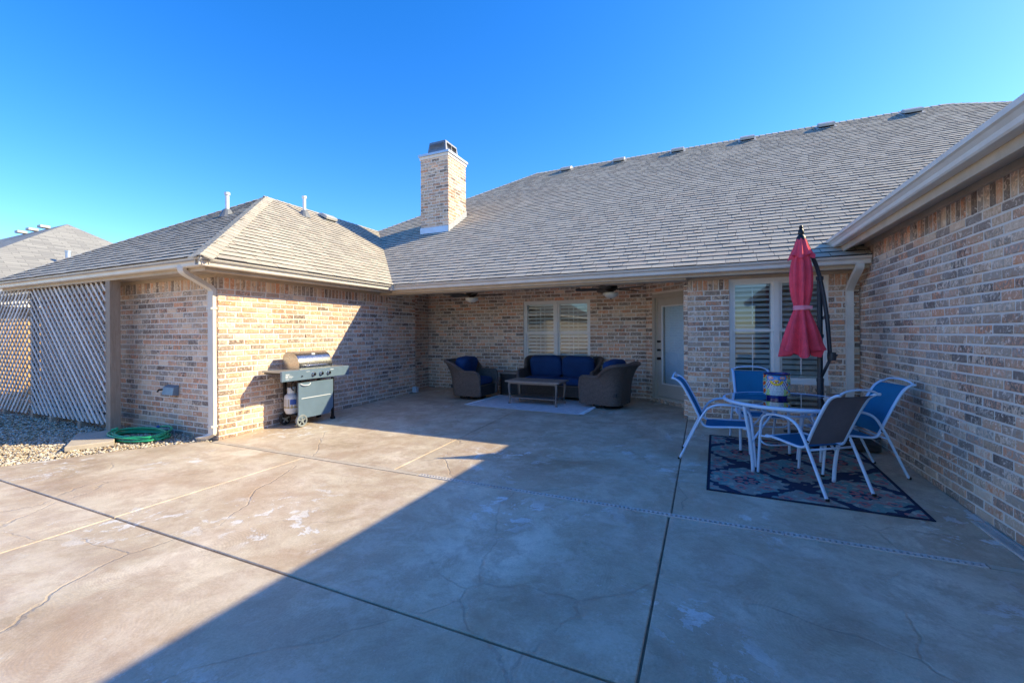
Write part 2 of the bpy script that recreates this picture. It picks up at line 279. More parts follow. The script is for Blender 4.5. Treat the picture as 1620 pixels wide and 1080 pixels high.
    def mesh(s, name, mats, smooth=False, cols=None):
        me = bpy.data.meshes.new(name); me.from_pydata(s.v, [], s.f); me.polygons.foreach_set('material_index', s.m)
        for q in (mats if isinstance(mats, (list, tuple)) else [mats]): me.materials.append(M[q] if isinstance(q, str) else q)
        if smooth is True: me.polygons.foreach_set('use_smooth', [True] * len(me.polygons))
        if cols:
            ca = me.color_attributes.new('col', 'FLOAT_COLOR', 'POINT'); flat = [q for c in cols for q in (*c, 1)]; ca.data.foreach_set('color', flat)
        me.update(); return me
    def build(s, name, mats, parent=None, smooth=False, cols=None):
        me = s.mesh(name, mats, smooth, cols); 
        if smooth == 'auto':
            me.polygons.foreach_set('use_smooth', [True] * len(me.polygons)); me.set_sharp_from_angle(angle=R(38))
        o = bpy.data.objects.new(name, me); COL.objects.link(o)
        if parent: o.parent = parent
        return o
def tag(o, label=None, cat=None, group=None, kind=None):
    for k, v in (('label', label), ('category', cat), ('group', group), ('kind', kind)):
        if v: o[k] = v
    return o
def empty(name, loc=(0, 0, 0), rz=0, **k):
    o = bpy.data.objects.new(name, None); COL.objects.link(o); o.location = loc; o.rotation_euler = (0, 0, rz); o.empty_display_size = .1; return tag(o, **k)
def part(o, parent, mesh=None, mx=None, name=None):
    c = bpy.data.objects.new(name or o, mesh); COL.objects.link(c); c.parent = parent
    if mx is not None: c.matrix_local = mx
    return c
def copy_tree(o, parent=None):
    c = o.copy(); COL.objects.link(c); c.parent = parent
    for ch in list(o.children): copy_tree(ch, c)
    return c
def spline(pts, n=6, closed=False):
    P = [Vector(p) for p in pts]; out = []; N = len(P)
    for i in range(N if closed else N - 1):
        p0 = P[i - 1] if (closed or i > 0) else P[i]; p1 = P[i]; p2 = P[(i + 1) % N]; p3 = P[(i + 2) % N] if (closed or i < N - 2) else P[i + 1]
        for k in range(n):
            t = k / n; out.append(.5 * ((2 * p1) + (p2 - p0) * t + (2 * p0 - 5 * p1 + 4 * p2 - p3) * t * t + (3 * p1 - p0 - 3 * p2 + p3) * t ** 3))
    if not closed: out.append(P[-1])
    return out
def gz(x, y):
    if y >= 7.2: return 0.0
    if y >= 3.72: return -.09 * (7.2 - y) / 3.48
    return -.09
def px_size(p, L, H):   # rough size of a piece in the photograph, used only to choose which pieces become objects
    d = Vector(p) - CAM; Z = -math.sin(YAW) * d.x + math.cos(YAW) * d.y; X = math.cos(YAW) * d.x + math.sin(YAW) * d.y
    if Z < .5: return 0
    u, v = 675 * X / Z, 675 * d.z / Z
    if abs(u) > 790 or v > 500 or v < -500: return 0
    return (675 / Z) ** 2 * L * H

# ------------------------------------------------------------------ ground
g = MB(); g.grid(lambda u, v: (-400 + 800 * u, -400 + 800 * v, -.22), 8, 8); tag(g.build('ground', 'lawn'), kind='structure')
g = MB(); g.box(-14.5, -6.0, 1.5, 4.6, -.22, -.125); tag(g.build('soil_bed', 'dirt'), kind='structure')
def xl(y):   # curved left edge of the middle slab, beside the gravel
    pts = [(1.84, -7.40), (2.02, -7.30), (2.5, -7.08), (2.93, -6.87), (3.4, -6.55), (3.68, -6.33)]
    if y <= pts[0][0]: return pts[0][1]
    for (a, b), (c, d) in zip(pts, pts[1:]):
        if y <= c: return b + (d - b) * (y - a) / (c - a)
    return pts[-1][1]
patio = tag(empty('patio'), kind='structure')
def slab(x0, x1, y0, y1, th=.12):
    ff = x0 if callable(x0) else (lambda y: x0)
    ys = [y0, y0 + .005] + [y for y in (2.02, 2.5, 2.93, 3.4, 3.72, 7.2) if y0 + .05 < y < y1 - .05] + [y1 - .005, y1]; b = MB(); vs = []
    for i, y in enumerate(ys):
        e = .005 if i in (0, len(ys) - 1) else 0; a = ff(y)
        z = gz(0, y)
        for x, dz in ((a, -th), (a, -.005), (a + .005, 0), (x1 - .005, 0), (x1, -.005), (x1, -th)): vs.append((x, y, z + min(dz, -e) if dz > -.05 else z + dz))
    n = len(ys); fs = [(i * 6 + k, i * 6 + k + 1, (i + 1) * 6 + k + 1, (i + 1) * 6 + k) for i in range(n - 1) for k in range(5)]
    fs = [f[::-1] for f in fs]; fs += [(0, 1, 2, 3, 4, 5), tuple((n - 1) * 6 + k for k in range(6))[::-1]]
    b.add(vs, fs); b.build('slab', 'concrete', patio)
T0, T1 = 3.660, 3.730
slab(-6.24, -3.11, T1, 9.26); slab(-3.10, -.262, T1, 9.26); slab(-.25, 1.96, T1, 7.41)
slab(-.262 + .002, .6, 7.42, 9.3)
slab(-6.6, -6.25, 8.28, 9.26)
slab(xl, -4.41, 1.84, T0); slab(-4.40, -.275, 1.84, T0); slab(-.262, 1.96, 1.84, T0)
slab(-12.5, -4.41, -7, 1.825); slab(-4.40, -.275, -7, 1.825); slab(-.262, 1.96, -7, 1.825)
b = MB(); b.grid(lambda u, v: (-6.3 + 8.28 * u, -7 + 16.3 * v, gz(0, -7 + 16.3 * v) - .015), 4, 120); b.box(-12.4, -6.35, 1.80, 1.86, -.2, -.105); tag(b.build('joint_bed', 'groove', patio), kind='structure')

# gravel
b = MB(); rg = random.Random(3)
oct_f = [(0, 1, 4), (1, 2, 4), (2, 3, 4), (3, 0, 4), (1, 0, 5), (2, 1, 5), (3, 2, 5), (0, 3, 5)]
cnt = 0
while cnt < 19000:
    x = rg.uniform(-12.6, -6.2); y = rg.uniform(1.84, 3.77)
    if x > xl(min(y, 3.68)) + .01: continue
    if x < -9.6 and rg.random() < .5: continue
    cnt += 1; s = rg.uniform(.008, .022) * (1.5 if rg.random() < .12 else 1) * (1.2 if x < -9.6 else 1); a = rg.uniform(0, 6.28); e = rg.uniform(.6, 1.0); h = rg.uniform(.35, .75); z = -.105 + rg.uniform(-.012, .012) + (.012 if rg.random() < .3 else 0)
    ca, sa = math.cos(a), math.sin(a); tl = rg.uniform(-.4, .4); vs = []
    for (q, r_) in ((s, 0), (0, s * e), (-s * rg.uniform(.7, 1.1), 0), (0, -s * e)): vs.append((x + q * ca - r_ * sa, y + q * sa + r_ * ca, z + q * tl))
    vs += [(x + s * .2, y, z + s * h), (x, y, z - s * h)]; b.add(vs, oct_f)
tag(b.build('gravel', 'pebble'), kind='stuff')

# ------------------------------------------------------------------ house
house = empty('brick_house', (0, 0, 0), label='tan brick ranch house with grey shingle roof, wrapped round the concrete patio', cat='house')
BW, BH, CW = .240, .080, .228
cand = []; br = random.Random(11)
def brick_proto(L, Hh, seed):   # front face looks along local -Y, centre of the face at the origin
    q = random.Random(seed); b = MB(); x, z, c = L / 2, Hh / 2, .007; vs = []
    for (yy, i) in ((.03, 0), (c * .7, 0), (0, c)):
        for (px, pz) in ((-x + i, -z + i), (x - i, -z + i), (x - i, z - i), (-x + i, z - i)): vs.append((px + q.uniform(-.003, .003), yy + q.uniform(-.001, .001), pz + q.uniform(-.0028, .0028)))
    fs = [(8, 9, 10, 11)] + [(k * 4 + j, k * 4 + (j + 1) % 4, k * 4 + 4 + (j + 1) % 4, k * 4 + 4 + j) for k in range(2) for j in range(4)]
    b.add(vs, fs); return b
protos = {}
def pieces(L, Hh, k): 
    key = (round(L, 2), round(Hh, 3), k)
    if key not in protos: protos[key] = brick_proto(L, Hh, hash(key) % 1000)
    return protos[key]
walls = []
def brick_wall(P0, P1, n, zb, zt, soldier=True, openings=(), back=.1, parent=None, name='wall', sill=()):
    """openings: (u0,u1,z0,z1)"""
    P0 = Vector((*P0, 0)); P1 = Vector((*P1, 0)); N = Vector((*n, 0)).normalized(); U = (P1 - P0); L = U.length; U.normalize()
    if U.cross(Vector((0, 0, 1))).dot(N) < 0: P0, P1 = P1, P0; U = -U; openings = [(L - b_, L - a_, c_, d_) for a_, b_, c_, d_ in openings]; sill = [(L - b_, L - a_, c_, d_) for a_, b_, c_, d_ in sill]
    # mortar backing, cut round the openings
    m = MB(); xs = sorted({.004, L - .004, *[o for op in openings for o in op[:2]]}); 
    for a, b_ in zip(xs, xs[1:]):
        mid = (a + b_) / 2; zz = zb
        for op in sorted([o for o in openings if o[0] < mid < o[1]], key=lambda q: q[2]):
            if op[2] > zz: m.obox(P0 + U * a + Vector((0, 0, zz)) - N * back, U * (b_ - a), N * back, Vector((0, 0, op[2] - zz)))
            zz = op[3]
        if zt > zz: m.obox(P0 + U * a + Vector((0, 0, zz)) - N * back, U * (b_ - a), N * back, Vector((0, 0, zt - zz)))
    wl_ = m.build(name, 'mortar', parent or house)
    rot = Matrix((( U.x, -N.x, 0), (U.y, -N.y, 0), (0, 0, 1))).to_4x4()
    def free(a, b_, z0, z1):   # split [a,b] by openings touching this course
        segs = [(a, b_)]
        for op in list(openings) + list(sill):
            if op[2] < z1 - .012 and op[3] > z0 + .012:
                ns = []
                for s0, s1 in segs:
                    if op[1] <= s0 or op[0] >= s1: ns.append((s0, s1)); continue
                    if op[0] > s0: ns.append((s0, op[0]))
                    if op[1] < s1: ns.append((op[1], s1))
                segs = ns
        return segs
    def put(u, z, Lb, Hb, roll=0, proud=0, full=False):
        k = br.randrange(7); pz = br.uniform(.005, .011) + proud
        p = P0 + U * u + Vector((0, 0, z)) + N * pz
        mx = Matrix.Translation(p) @ rot @ Matrix.Rotation(roll + br.uniform(-.006, .006), 4, 'Y')
        cand.append((px_size(p, Lb, Hb) * (abs((CAM - p).normalized().dot(N))) if full else 0, mx, (Lb, Hb, k), wl_))
    ztop = zt
    if soldier:
        ztop = zt - .205
        for s0, s1 in free(0, L, ztop, zt):
            cnt = max(1, round((s1 - s0) / .08)); wd = (s1 - s0) / cnt
            for i in range(cnt): put(s0 + wd * (i + .5), ztop + .1, .190, .062, R(90), full=abs(wd - .08) < .006)
    for (a, b_, c_, d_) in sill:
        cnt = max(1, round((b_ - a) / .08)); wd = (b_ - a) / cnt
        for i in range(cnt): put(a + wd * (i + .5), (c_ + d_) / 2, d_ - c_ - .012, wd - .018, R(90), proud=.018)
    k = 0; z = ztop - BH
    while z > zb - BH:
        off = (k % 2) * BW / 2 + .02 * math.sin(k * 3.7)
        for s0, s1 in free(0, L, z, z + BH):
            u = math.floor((s0 - off) / BW) * BW + off; cells = []
            while u < s1 - 1e-4:
                a, b_ = max(u, s0), min(u + BW, s1); u += BW
                if b_ - a > 1e-3: cells.append([a, b_])
            if len(cells) > 1 and cells[0][1] - cells[0][0] < .07: cells[1][0] = cells[0][0]; cells.pop(0)
            if len(cells) > 1 and cells[-1][1] - cells[-1][0] < .07: cells[-2][1] = cells[-1][1]; cells.pop()
            if cells: cells[0][0] -= .008; cells[-1][1] += .008
            for a, b_ in cells:
                full = abs(b_ - a - BW) < .002; put((a + b_) / 2, z + BH / 2, (b_ - a) - .020, .061, full=full)
        z -= BH; k += 1
    walls.append(wl_); return wl_
ZE = 2.25
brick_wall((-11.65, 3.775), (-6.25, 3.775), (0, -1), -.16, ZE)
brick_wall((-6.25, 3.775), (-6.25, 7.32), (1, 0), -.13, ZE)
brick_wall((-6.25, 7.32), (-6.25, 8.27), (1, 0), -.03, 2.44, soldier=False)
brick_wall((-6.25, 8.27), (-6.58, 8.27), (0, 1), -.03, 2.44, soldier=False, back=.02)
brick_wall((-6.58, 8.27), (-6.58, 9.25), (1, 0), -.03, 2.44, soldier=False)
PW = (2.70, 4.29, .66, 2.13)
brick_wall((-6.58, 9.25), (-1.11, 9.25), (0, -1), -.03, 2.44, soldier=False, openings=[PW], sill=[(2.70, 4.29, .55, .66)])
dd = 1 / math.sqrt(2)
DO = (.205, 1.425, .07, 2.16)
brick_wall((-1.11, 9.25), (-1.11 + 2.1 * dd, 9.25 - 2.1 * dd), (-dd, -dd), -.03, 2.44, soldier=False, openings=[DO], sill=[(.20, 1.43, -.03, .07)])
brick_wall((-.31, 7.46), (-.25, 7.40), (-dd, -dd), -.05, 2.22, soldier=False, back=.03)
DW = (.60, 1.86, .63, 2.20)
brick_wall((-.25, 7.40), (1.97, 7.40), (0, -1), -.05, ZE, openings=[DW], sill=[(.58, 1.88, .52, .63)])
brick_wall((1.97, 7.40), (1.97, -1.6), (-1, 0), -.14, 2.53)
# unseen shells that close the building
b = MB(); b.box(1.98, 2.06, -6, -1.6, -.2, 2.53); b.box(1.98, 12, -6.1, -6, -.2, 2.6); b.box(11.9, 12, -6, 20.3, -.2, 2.4); b.box(-11.65, 12, 20.2, 20.3, -.2, 2.4); b.box(-11.75, -11.65, 3.78, 20.3, -.2, 2.4)
b.box(-.25, .36, 7.52, 7.6, -.05, 2.44); b.box(-6.70, -6.60, 8.3, 9.3, -.05, 2.44)
b.build('rear_wall', 'siding', house)
b = MB(); b.box(-6.6, 2.06, 11.6, 11.7, -.05, 2.6); b.box(-6.7, -6.6, 9.4, 11.6, -.05, 2.6); b.box(-.2, 2.3, 9.6, 9.7, 0, 2.6); b.box(.38, .46, 7.9, 9.6, 0, 2.6)
b.box(-6.6, 2.06, 9.36, 11.6, -.06, -.02); b.box(.3, 2.3, 7.5, 9.6, -.06, -.01); b.build('inner_wall', 'wall_in', house)
# ceiling of the porch and of the rooms, soffits, beam, fascia
b = MB(); b.box(-6.62, 1.95, 7.34, 11.6, 2.44, 2.47); b.build('porch_ceiling', 'ceil', house)
b = MB(); b.box(-6.24, -.262, 7.04, 7.33, 2.195, 2.36); b.build('porch_beam', 'fascia', house)
def trim(name, mat_, *boxes):
    b = MB()
    for q in boxes: b.box(*q)
    return b.build(name, mat_, house)
trim('soffit', 'soffit', (-12.05, -5.875, 3.40, 3.77, 2.252, 2.266)); trim('soffit', 'soffit', (-6.245, -5.877, 3.775, 7.0, 2.253, 2.267)); trim('soffit', 'soffit', (-.262, 1.965, 7.0, 7.395, 2.252, 2.266))
trim('frieze_board', 'fascia', (-11.65, -6.22, 3.735, 3.766, 2.205, 2.251)); trim('frieze_board', 'fascia', (-6.242, -6.21, 3.737, 7.04, 2.205, 2.252)); trim('frieze_board', 'fascia', (-.25, 1.96, 7.36, 7.391, 2.205, 2.251))
trim('fascia', 'fascia', (-12.05, -5.872, 3.375, 3.399, 2.222, 2.372)); trim('fascia', 'fascia', (-5.876, -5.852, 3.376, 6.99, 2.222, 2.371)); trim('fascia', 'fascia', (-5.87, 1.962, 6.975, 6.999, 2.222, 2.372))
b = MB()   # right wing soffit slopes up to the wall
b.add([(1.70, -6.3, 2.475), (1.962, -6.3, 2.56), (1.962, 7.12, 2.56), (1.70, 7.12, 2.475), (1.70, -6.3, 2.49), (1.962, -6.3, 2.575), (1.962, 7.12, 2.575), (1.70, 7.12, 2.49)], [(0, 1, 2, 3), (7, 6, 5, 4), (3, 2, 6, 7), (0, 3, 7, 4), (1, 0, 4, 5), (2, 1, 5, 6)]); b.build('soffit', 'soffit', house)
trim('fascia', 'fascia', (1.676, 1.70, -6.3, 7.16, 2.455, 2.64)); trim('frieze_board', 'fascia', (1.925, 1.961, -6.3, 7.05, 2.498, 2.556))
# gutters: K profile swept along a line
def gutter(p, q, out, z0, h=.115, wd=.12):
    p, q, out = Vector((*p, 0)), Vector((*q, 0)), Vector((*out, 0)); b = MB()
    prof = [(0, h), (0, 0), (.075, 0), (.085, .012), (.088, .045), (.108, .072), (wd, .082), (wd, h - .004), (wd - .012, h), (wd - .016, h - .008), (wd - .008, .088), (.08, .05), (.07, .01), (.006, .01), (.006, h)]
    vs = [P_ + out * x + Vector((0, 0, z0 + z)) for P_ in (p, q) for x, z in prof]; n = len(prof)
    fs = [(i, (i + 1) % n, n + (i + 1) % n, n + i) for i in range(n)] + [tuple(range(n))[::-1], tuple(range(n, 2 * n))]
    b.add(vs, fs); return b
gutter((-12.16, 3.373), (-5.75, 3.373), (0, -1), 2.272).build('gutter', 'gutter', house)
gutter((-5.85, 3.254), (-5.85, 6.87), (1, 0), 2.271).build('gutter', 'gutter', house)
gutter((-5.74, 6.973), (1.955, 6.973), (0, -1), 2.272).build('gutter', 'gutter', house)
gutter((1.674, -6.3), (1.674, 7.24), (-1, 0), 2.535, .125, .125).build('gutter', 'gutter', house)
trim('gutter_cap', 'gutter', (-5.86, -5.72, 6.83, 6.98, 2.268, 2.402))
# downspouts
def downspout(pts, label=None):
    b = MB(); b.tube(spline(pts, 6), .045, 4, flat=.85, cap=True); o = b.build('downspout', 'gutter', house, smooth=False)
    return o
def rect_spout(path, wd, dp, zs):
    b = MB(); vs = []
    P = spline(path, 7)
    for i, p in enumerate(P):
        a = P[max(0, i - 1)]; c = P[min(len(P) - 1, i + 1)]; t = (c - a).normalized(); side = Vector(wd); dpv = t.cross(side).normalized() * dp
        for s0, s1 in ((-1, -1), (1, -1), (1, 1), (-1, 1)): vs.append(p + side * s0 + dpv * s1)
    n = len(P); fs = [(i * 4 + k, i * 4 + (k + 1) % 4, i * 4 + 4 + (k + 1) % 4, i * 4 + 4 + k) for i in range(n - 1) for k in range(4)] + [(3, 2, 1, 0), tuple((n - 1) * 4 + k for k in range(4))]
    b.add(vs, fs)
    for z in zs:
        p = path[3]; b.box(p[0] - abs(wd[0]) - .008 - (0 if wd[0] else dp), p[0] + abs(wd[0]) + .008 + (0 if wd[0] else dp), p[1] - dp - .006, p[1] + dp + .02, z, z + .025)
    return b.build('downspout', 'gutter', house)
rect_spout([(-6.22, 3.31, 2.30), (-6.23, 3.33, 2.22), (-6.26, 3.52, 2.13), (-6.295, 3.715, 2.03), (-6.295, 3.722, 1.9), (-6.295, 3.722, 1.0), (-6.295, 3.722, .12), (-6.32, 3.71, -.01), (-6.44, 3.62, -.06)], (.040, .012, 0), .030, (1.75, .10))
rect_spout([(1.84, 6.92, 2.29), (1.84, 6.93, 2.22), (1.835, 7.12, 2.11), (1.84, 7.335, 1.98), (1.84, 7.345, 1.85), (1.84, 7.345, 1.0), (1.84, 7.345, .3), (1.84, 7.33, .08), (1.84, 7.22, .02)], (.042, 0, 0), .030, (1.6, 1.75, .2))

# ------------------------------------------------------------------ roofs
SL = .65
def roof_plane(O, U, V, poly, deck_mat='siding', shingles=True, seed=1, far=False, parent=None):
    """O origin on the eave, U along the eave, V up the slope (unit), poly in (u,v)"""
    O, U, V = Vector(O), Vector(U).normalized(), Vector(V).normalized(); N = U.cross(V); 
    if N.z < 0: N = -N
    b = MB(); vs = [O + U * u + V * v - N * .004 for u, v in poly]; b.add(vs, [tuple(range(len(vs)))])
    b.add([v - Vector((0, 0, .05)) for v in vs], [tuple(range(len(vs)))[::-1]])
    dk = b.build('roof', 'lead' if not far else 'far', parent or house)
    if far:
        uv = dk.data.uv_layers.new(name='UVMap')
        pl = poly + poly[::-1] if False else None
        for pg in dk.data.polygons:
            for li in pg.loop_indices:
                vv = dk.data.vertices[dk.data.loops[li].vertex_index].co - O; uv.data[li].uv = (vv.dot(U), vv.dot(V))
    if not shingles: return dk
    def rng(v):
        xs = []
        for (u0, v0), (u1, v1) in zip(poly, poly[1:] + poly[:1]):
            if (v0 <= v < v1) or (v1 <= v < v0): xs.append(u0 + (u1 - u0) * (v - v0) / (v1 - v0))
        return (min(xs), max(xs)) if len(xs) >= 2 else None
    rr = random.Random(seed); e = .143; vmax = max(p[1] for p in poly); v = -.02; row = 0
    rot = Matrix(((U.x, V.x, N.x), (U.y, V.y, N.y), (U.z, V.z, N.z))).to_4x4()
    while v < vmax - .01:
        lo = rng(max(v, .001)); hi = rng(min(v + e, vmax - .002)) or lo
        u = min(lo[0], hi[0]) - rr.random() * .3; end = max(lo[1], hi[1]); thick = rr.random() < .5
        while u < end:
            wq = rr.choice((.14, .18, .22, .26, .32, .38)); thick = not thick if rr.random() < .85 else thick; th = .0155 if thick else .0115
            u0, u1 = u + .0028, u + wq - .0028
            vj = 0 if rr.random() < .8 else rr.uniform(-.004, .004)
            inside = u0 > max(lo[0], hi[0]) and u1 < min(lo[1], hi[1])
            if inside:
                p = O + U * ((u0 + u1) / 2) + V * (v + vj)
                shc.append((px_size(p, wq, e) * abs((CAM - p).normalized().dot(N)), Matrix.Translation(p) @ rot, (wq, th), dk))
            else:
                a0, a1 = max(u0, lo[0]), min(u1, lo[1]); c0, c1 = max(u0, hi[0]), min(u1, hi[1])
                if a1 > a0 or c1 > c0:
                    a1, c1 = max(a1, a0), max(c1, c0)
                    if a0 > lo[1]: a0 = a1 = lo[1]
                    P = lambda uu, v_, h: O + U * uu + V * v_ + N * h
                    shx.add([P(a0, v, th), P(a1, v, th), P(c1, v + e, .001), P(c0, v + e, .001), P(a0, v, -.004), P(a1, v, -.004)], [(0, 1, 2, 3)])
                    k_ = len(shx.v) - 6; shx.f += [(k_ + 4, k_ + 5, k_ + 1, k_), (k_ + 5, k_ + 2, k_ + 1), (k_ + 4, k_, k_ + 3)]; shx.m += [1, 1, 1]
            u += wq
        v += e; row += 1
    return dk
shc = []; shx = MB()
SV = math.sqrt(1 + SL * SL)
def sv(d): return d * SV
ze = 2.385
# main south slope, u = x+5.75, v from y=6.88
ed = 6.86; main_poly = [(0, 0), (7.70, 0), (7.70, sv(.80)), (12.48, sv(5.57)), (11.13, sv(6.92)), (.49, sv(6.92)), (-3.20, sv(3.20))]
roof_plane((-5.75, ed, ze), (1, 0, 0), (0, 1, SL), main_poly, seed=5)
roof_plane((-5.73, 3.25, ze), (0, 1, 0), (-1, 0, SL), [(0, 0), (3.64, 0), (6.84, sv(3.2)), (3.22, sv(3.2))], seed=6)
roof_plane((-12.17, 3.25, ze), (1, 0, 0), (0, 1, SL), [(0, 0), (6.44, 0), (3.22, sv(3.2))], seed=7)
roof_plane((-12.17, 3.25, ze), (0, 1, 0), (1, 0, SL), [(0, 0), (17.4, 0), (10.5, sv(6.92)), (6.85, sv(3.2)), (3.22, sv(3.2))], shingles=False)
roof_plane((-12.17, 20.7, ze), (1, 0, 0), (0, -1, SL), [(0, 0), (24.5, 0), (17.6, sv(6.92)), (6.91, sv(6.92))], shingles=False)
roof_plane((1.58, -6.3, 2.645), (0, 1, 0), (1, 0, SL), [(0, 0), (13.47, 0), (18.5, sv(5.1)), (18.5, sv(5.4)), (0, sv(5.4))], shingles=False)
roof_plane((12.33, -6.3, 2.675), (0, 1, 0), (-1, 0, SL), [(0, 0), (26.9, 0), (20.1, sv(5.4)), (0, sv(5.4))], shingles=False)
b = MB(); b.add([(1.6, -6.05, 2.5), (12.2, -6.05, 2.5), (6.93, -6.05, 6.1)], [(0, 1, 2)]); b.build('gable', 'siding', house)
# choose which shingles and bricks are objects of their own, the largest in the picture
def settle(cands, mesh_of, raw_of, name, mats, extra, cap, ok=lambda c: True):
    order = sorted(range(len(cands)), key=lambda i: -cands[i][0] if ok(cands[i]) else 1); pick = {i for i in order[:cap] if cands[i][0] > 0 and ok(cands[i])}; j = extra; cache = {}
    for i, (s, mx, key, par) in enumerate(cands):
        if i in pick:
            if key not in cache: cache[key] = raw_of(key).mesh(name, mats)
            part(name, par, cache[key], mx)
        else:
            q = raw_of(key); o_ = len(j.f); j.add([mx @ Vector(v) for v in q.v], q.f); j.m[o_:] = q.m
    o = j.build(name, mats, house); o['kind'] = 'stuff'; return o
shp = {}
def shingle_raw(key):
    if key not in shp:
        wq, th = key; b = MB(); x = wq / 2 - .0028; e = .143
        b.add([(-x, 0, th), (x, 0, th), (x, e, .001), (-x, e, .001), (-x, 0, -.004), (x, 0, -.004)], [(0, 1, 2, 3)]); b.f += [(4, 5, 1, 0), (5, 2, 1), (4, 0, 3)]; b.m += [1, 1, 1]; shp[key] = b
    return shp[key]
settle(shc, None, shingle_raw, 'shingle', ['shingle', 'shaded_cutedge'], shx, 300, ok=lambda c: c[1].translation.x > -1 and c[1].translation.x < 1.6 and c[1].translation.y > 6.8)
# hip and ridge caps
def caps(p, q, n1, n2, wd=.15, name='ridge_cap'):
    p, q = Vector(p), Vector(q); D = (q - p); L = D.length; D.normalize(); b = MB(); k = int(L / .15); rr = random.Random(int(L * 100))
    a1 = (Vector(n1) - D * Vector(n1).dot(D)).normalized(); a2 = (Vector(n2) - D * Vector(n2).dot(D)).normalized()
    for i in range(k):
        s0 = p + D * (i * L / k) + Vector((0, 0, .022)); s1 = p + D * ((i + 1) * L / k + .02) + Vector((0, 0, .010)); w_ = wd * rr.uniform(.94, 1.04)
        b.add([s0 + a1 * w_, s0, s0 + a2 * w_, s1 + a1 * w_, s1, s1 + a2 * w_, s0 + a1 * w_ - Vector((0, 0, .02)), s0 - Vector((0, 0, .02)), s0 + a2 * w_ - Vector((0, 0, .02))], [(0, 1, 4, 3), (1, 2, 5, 4), (6, 7, 1, 0), (7, 8, 2, 1)])
    o = b.build(name, 'shingle', house); o['kind'] = 'stuff'
A = (-5.73, 3.25, ze); Bp = (-8.95, 6.47, ze + 3.22 * SL)
caps(A, Bp, (0, -1, 0) and (-1, 0, -.0), (0, 1, -.0)) if False else None
def slope_dir(nx, ny): return Vector((nx, ny, -SL))
caps((-5.73, 3.25, ze), (-8.95, 6.47, ze + 2.093), Vector((-1, 0, 0)), Vector((0, 1, 0)))
caps((-12.17, 3.25, ze), (-8.95, 6.47, ze + 2.093), Vector((1, 0, 0)), Vector((0, 1, 0)))
caps((-8.95, 6.40, ze + 2.08), (-8.95, 10.1, ze + 2.08), slope_dir(1, 0), slope_dir(-1, 0))
caps((-8.95, 10.06, ze + 2.08), (-5.26, 13.78, ze + 4.498), Vector((1, 0, 0)), Vector((0, 1, 0)))
caps((-5.26, 13.78, ze + 4.498), (5.38, 13.78, ze + 4.498), slope_dir(0, -1), slope_dir(0, 1))
caps((6.73, 12.43, ze + 3.62), (5.38, 13.78, ze + 4.498), Vector((-1, 0, 0)), Vector((0, 1, 0)))
b = MB(); v0 = Vector((-5.74, 6.87, ze + .006)); v1 = Vector((-8.95, 10.08, ze + 2.09)); s_ = Vector((.012, .012, 0))
b.add([v0 - s_, v0 + s_, v1 + s_, v1 - s_], [(0, 1, 2, 3)]); b.build('valley_flashing', 'lead', house)

# ------------------------------------------------------------------ chimney and roof fittings
chim = MB(); chim.box(-6.88, -6.04, 9.40, 10.27, 3.7, 6.06); chim = chim.build('chimney', 'mortar', house)
for a, b_, n in (((-6.89, 9.39), (-6.03, 9.39), (0, -1)), ((-6.03, 9.39), (-6.03, 10.28), (1, 0)), ((-6.89, 10.28), (-6.03, 10.28), (0, 1)), ((-6.89, 10.28), (-6.89, 9.39), (-1, 0))):
    wl_ = brick_wall(a, b_, n, 3.95, 6.06, soldier=False, back=.01, parent=house, name='chimney_face')
b = MB(); b.box(-6.91, -6.01, 9.37, 10.30, 6.00, 6.075); b.build('corbel', 'mortar', chim)
b = MB(); b.box(-6.94, -5.98, 9.34, 10.33, 6.078, 6.135); b.build('chimney_crown', 'flash', chim)
b = MB()   # louvred metal cap, slightly tapered
x0, x1, y0, y1 = -6.76, -6.16, 9.5, 10.15; z0, z1 = 6.137, 6.50; t = .05
vs = [(x0, y0, z0), (x1, y0, z0), (x1, y1, z0), (x0, y1, z0), (x0 + t, y0 + t, z1), (x1 - t, y0 + t, z1), (x1 - t, y1 - t, z1), (x0 + t, y1 - t, z1)]
b.add(vs, [(0, 1, 5, 4), (1, 2, 6, 5), (2, 3, 7, 6), (3, 0, 4, 7), (4, 5, 6, 7)]); cap_ = b.build('chimney_cap', 'galv', chim)
for s0, s1 in ((9.60, 9.80), (9.84, 10.05)):
    b = MB(); b.add([(x1 - .018, s0, z0 + .15), (x1 - .018, s1, z0 + .15), (x1 - .037, s1, z1 - .05), (x1 - .037, s0, z1 - .05)], [(0, 1, 2, 3)])
    for k in range(7): z = z0 + .155 + k * .022; b.box(x1 - .035, x1 - .02, s0, s1, z, z + .006)
    b.build('louvre', 'black', chim)
b = MB(); b.add([(x0 + .07, y0 + .018, z0 + .15), (x1 - .07, y0 + .018, z0 + .15), (x1 - .08, y0 + .037, z1 - .06), (x0 + .08, y0 + .037, z1 - .06)], [(0, 1, 2, 3)])
for k in range(7): z = z0 + .155 + k * .022; b.box(x0 + .08, x1 - .08, y0 + .012, y0 + .03, z, z + .006)
b.build('louvre', 'galv', chim)
zr = lambda y: ze + SL * (y - ed)
b = MB(); b.box(-6.905, -6.015, 9.372, 9.386, zr(9.37) - .03, zr(9.37) + .17)
b.add([(-6.013, 9.372, zr(9.37) - .03), (-6.013, 10.30, zr(10.3) - .03), (-6.013, 10.30, zr(10.3) + .17), (-6.013, 9.372, zr(9.37) + .17), (-6.025, 9.372, zr(9.37) - .03), (-6.025, 10.30, zr(10.3) - .03), (-6.025, 10.30, zr(10.3) + .17), (-6.025, 9.372, zr(9.37) + .17)], [(0, 1, 2, 3), (3, 2, 6, 7), (7, 6, 5, 4), (0, 3, 7, 4)])
b.build('chimney_flashing', 'flash', chim)
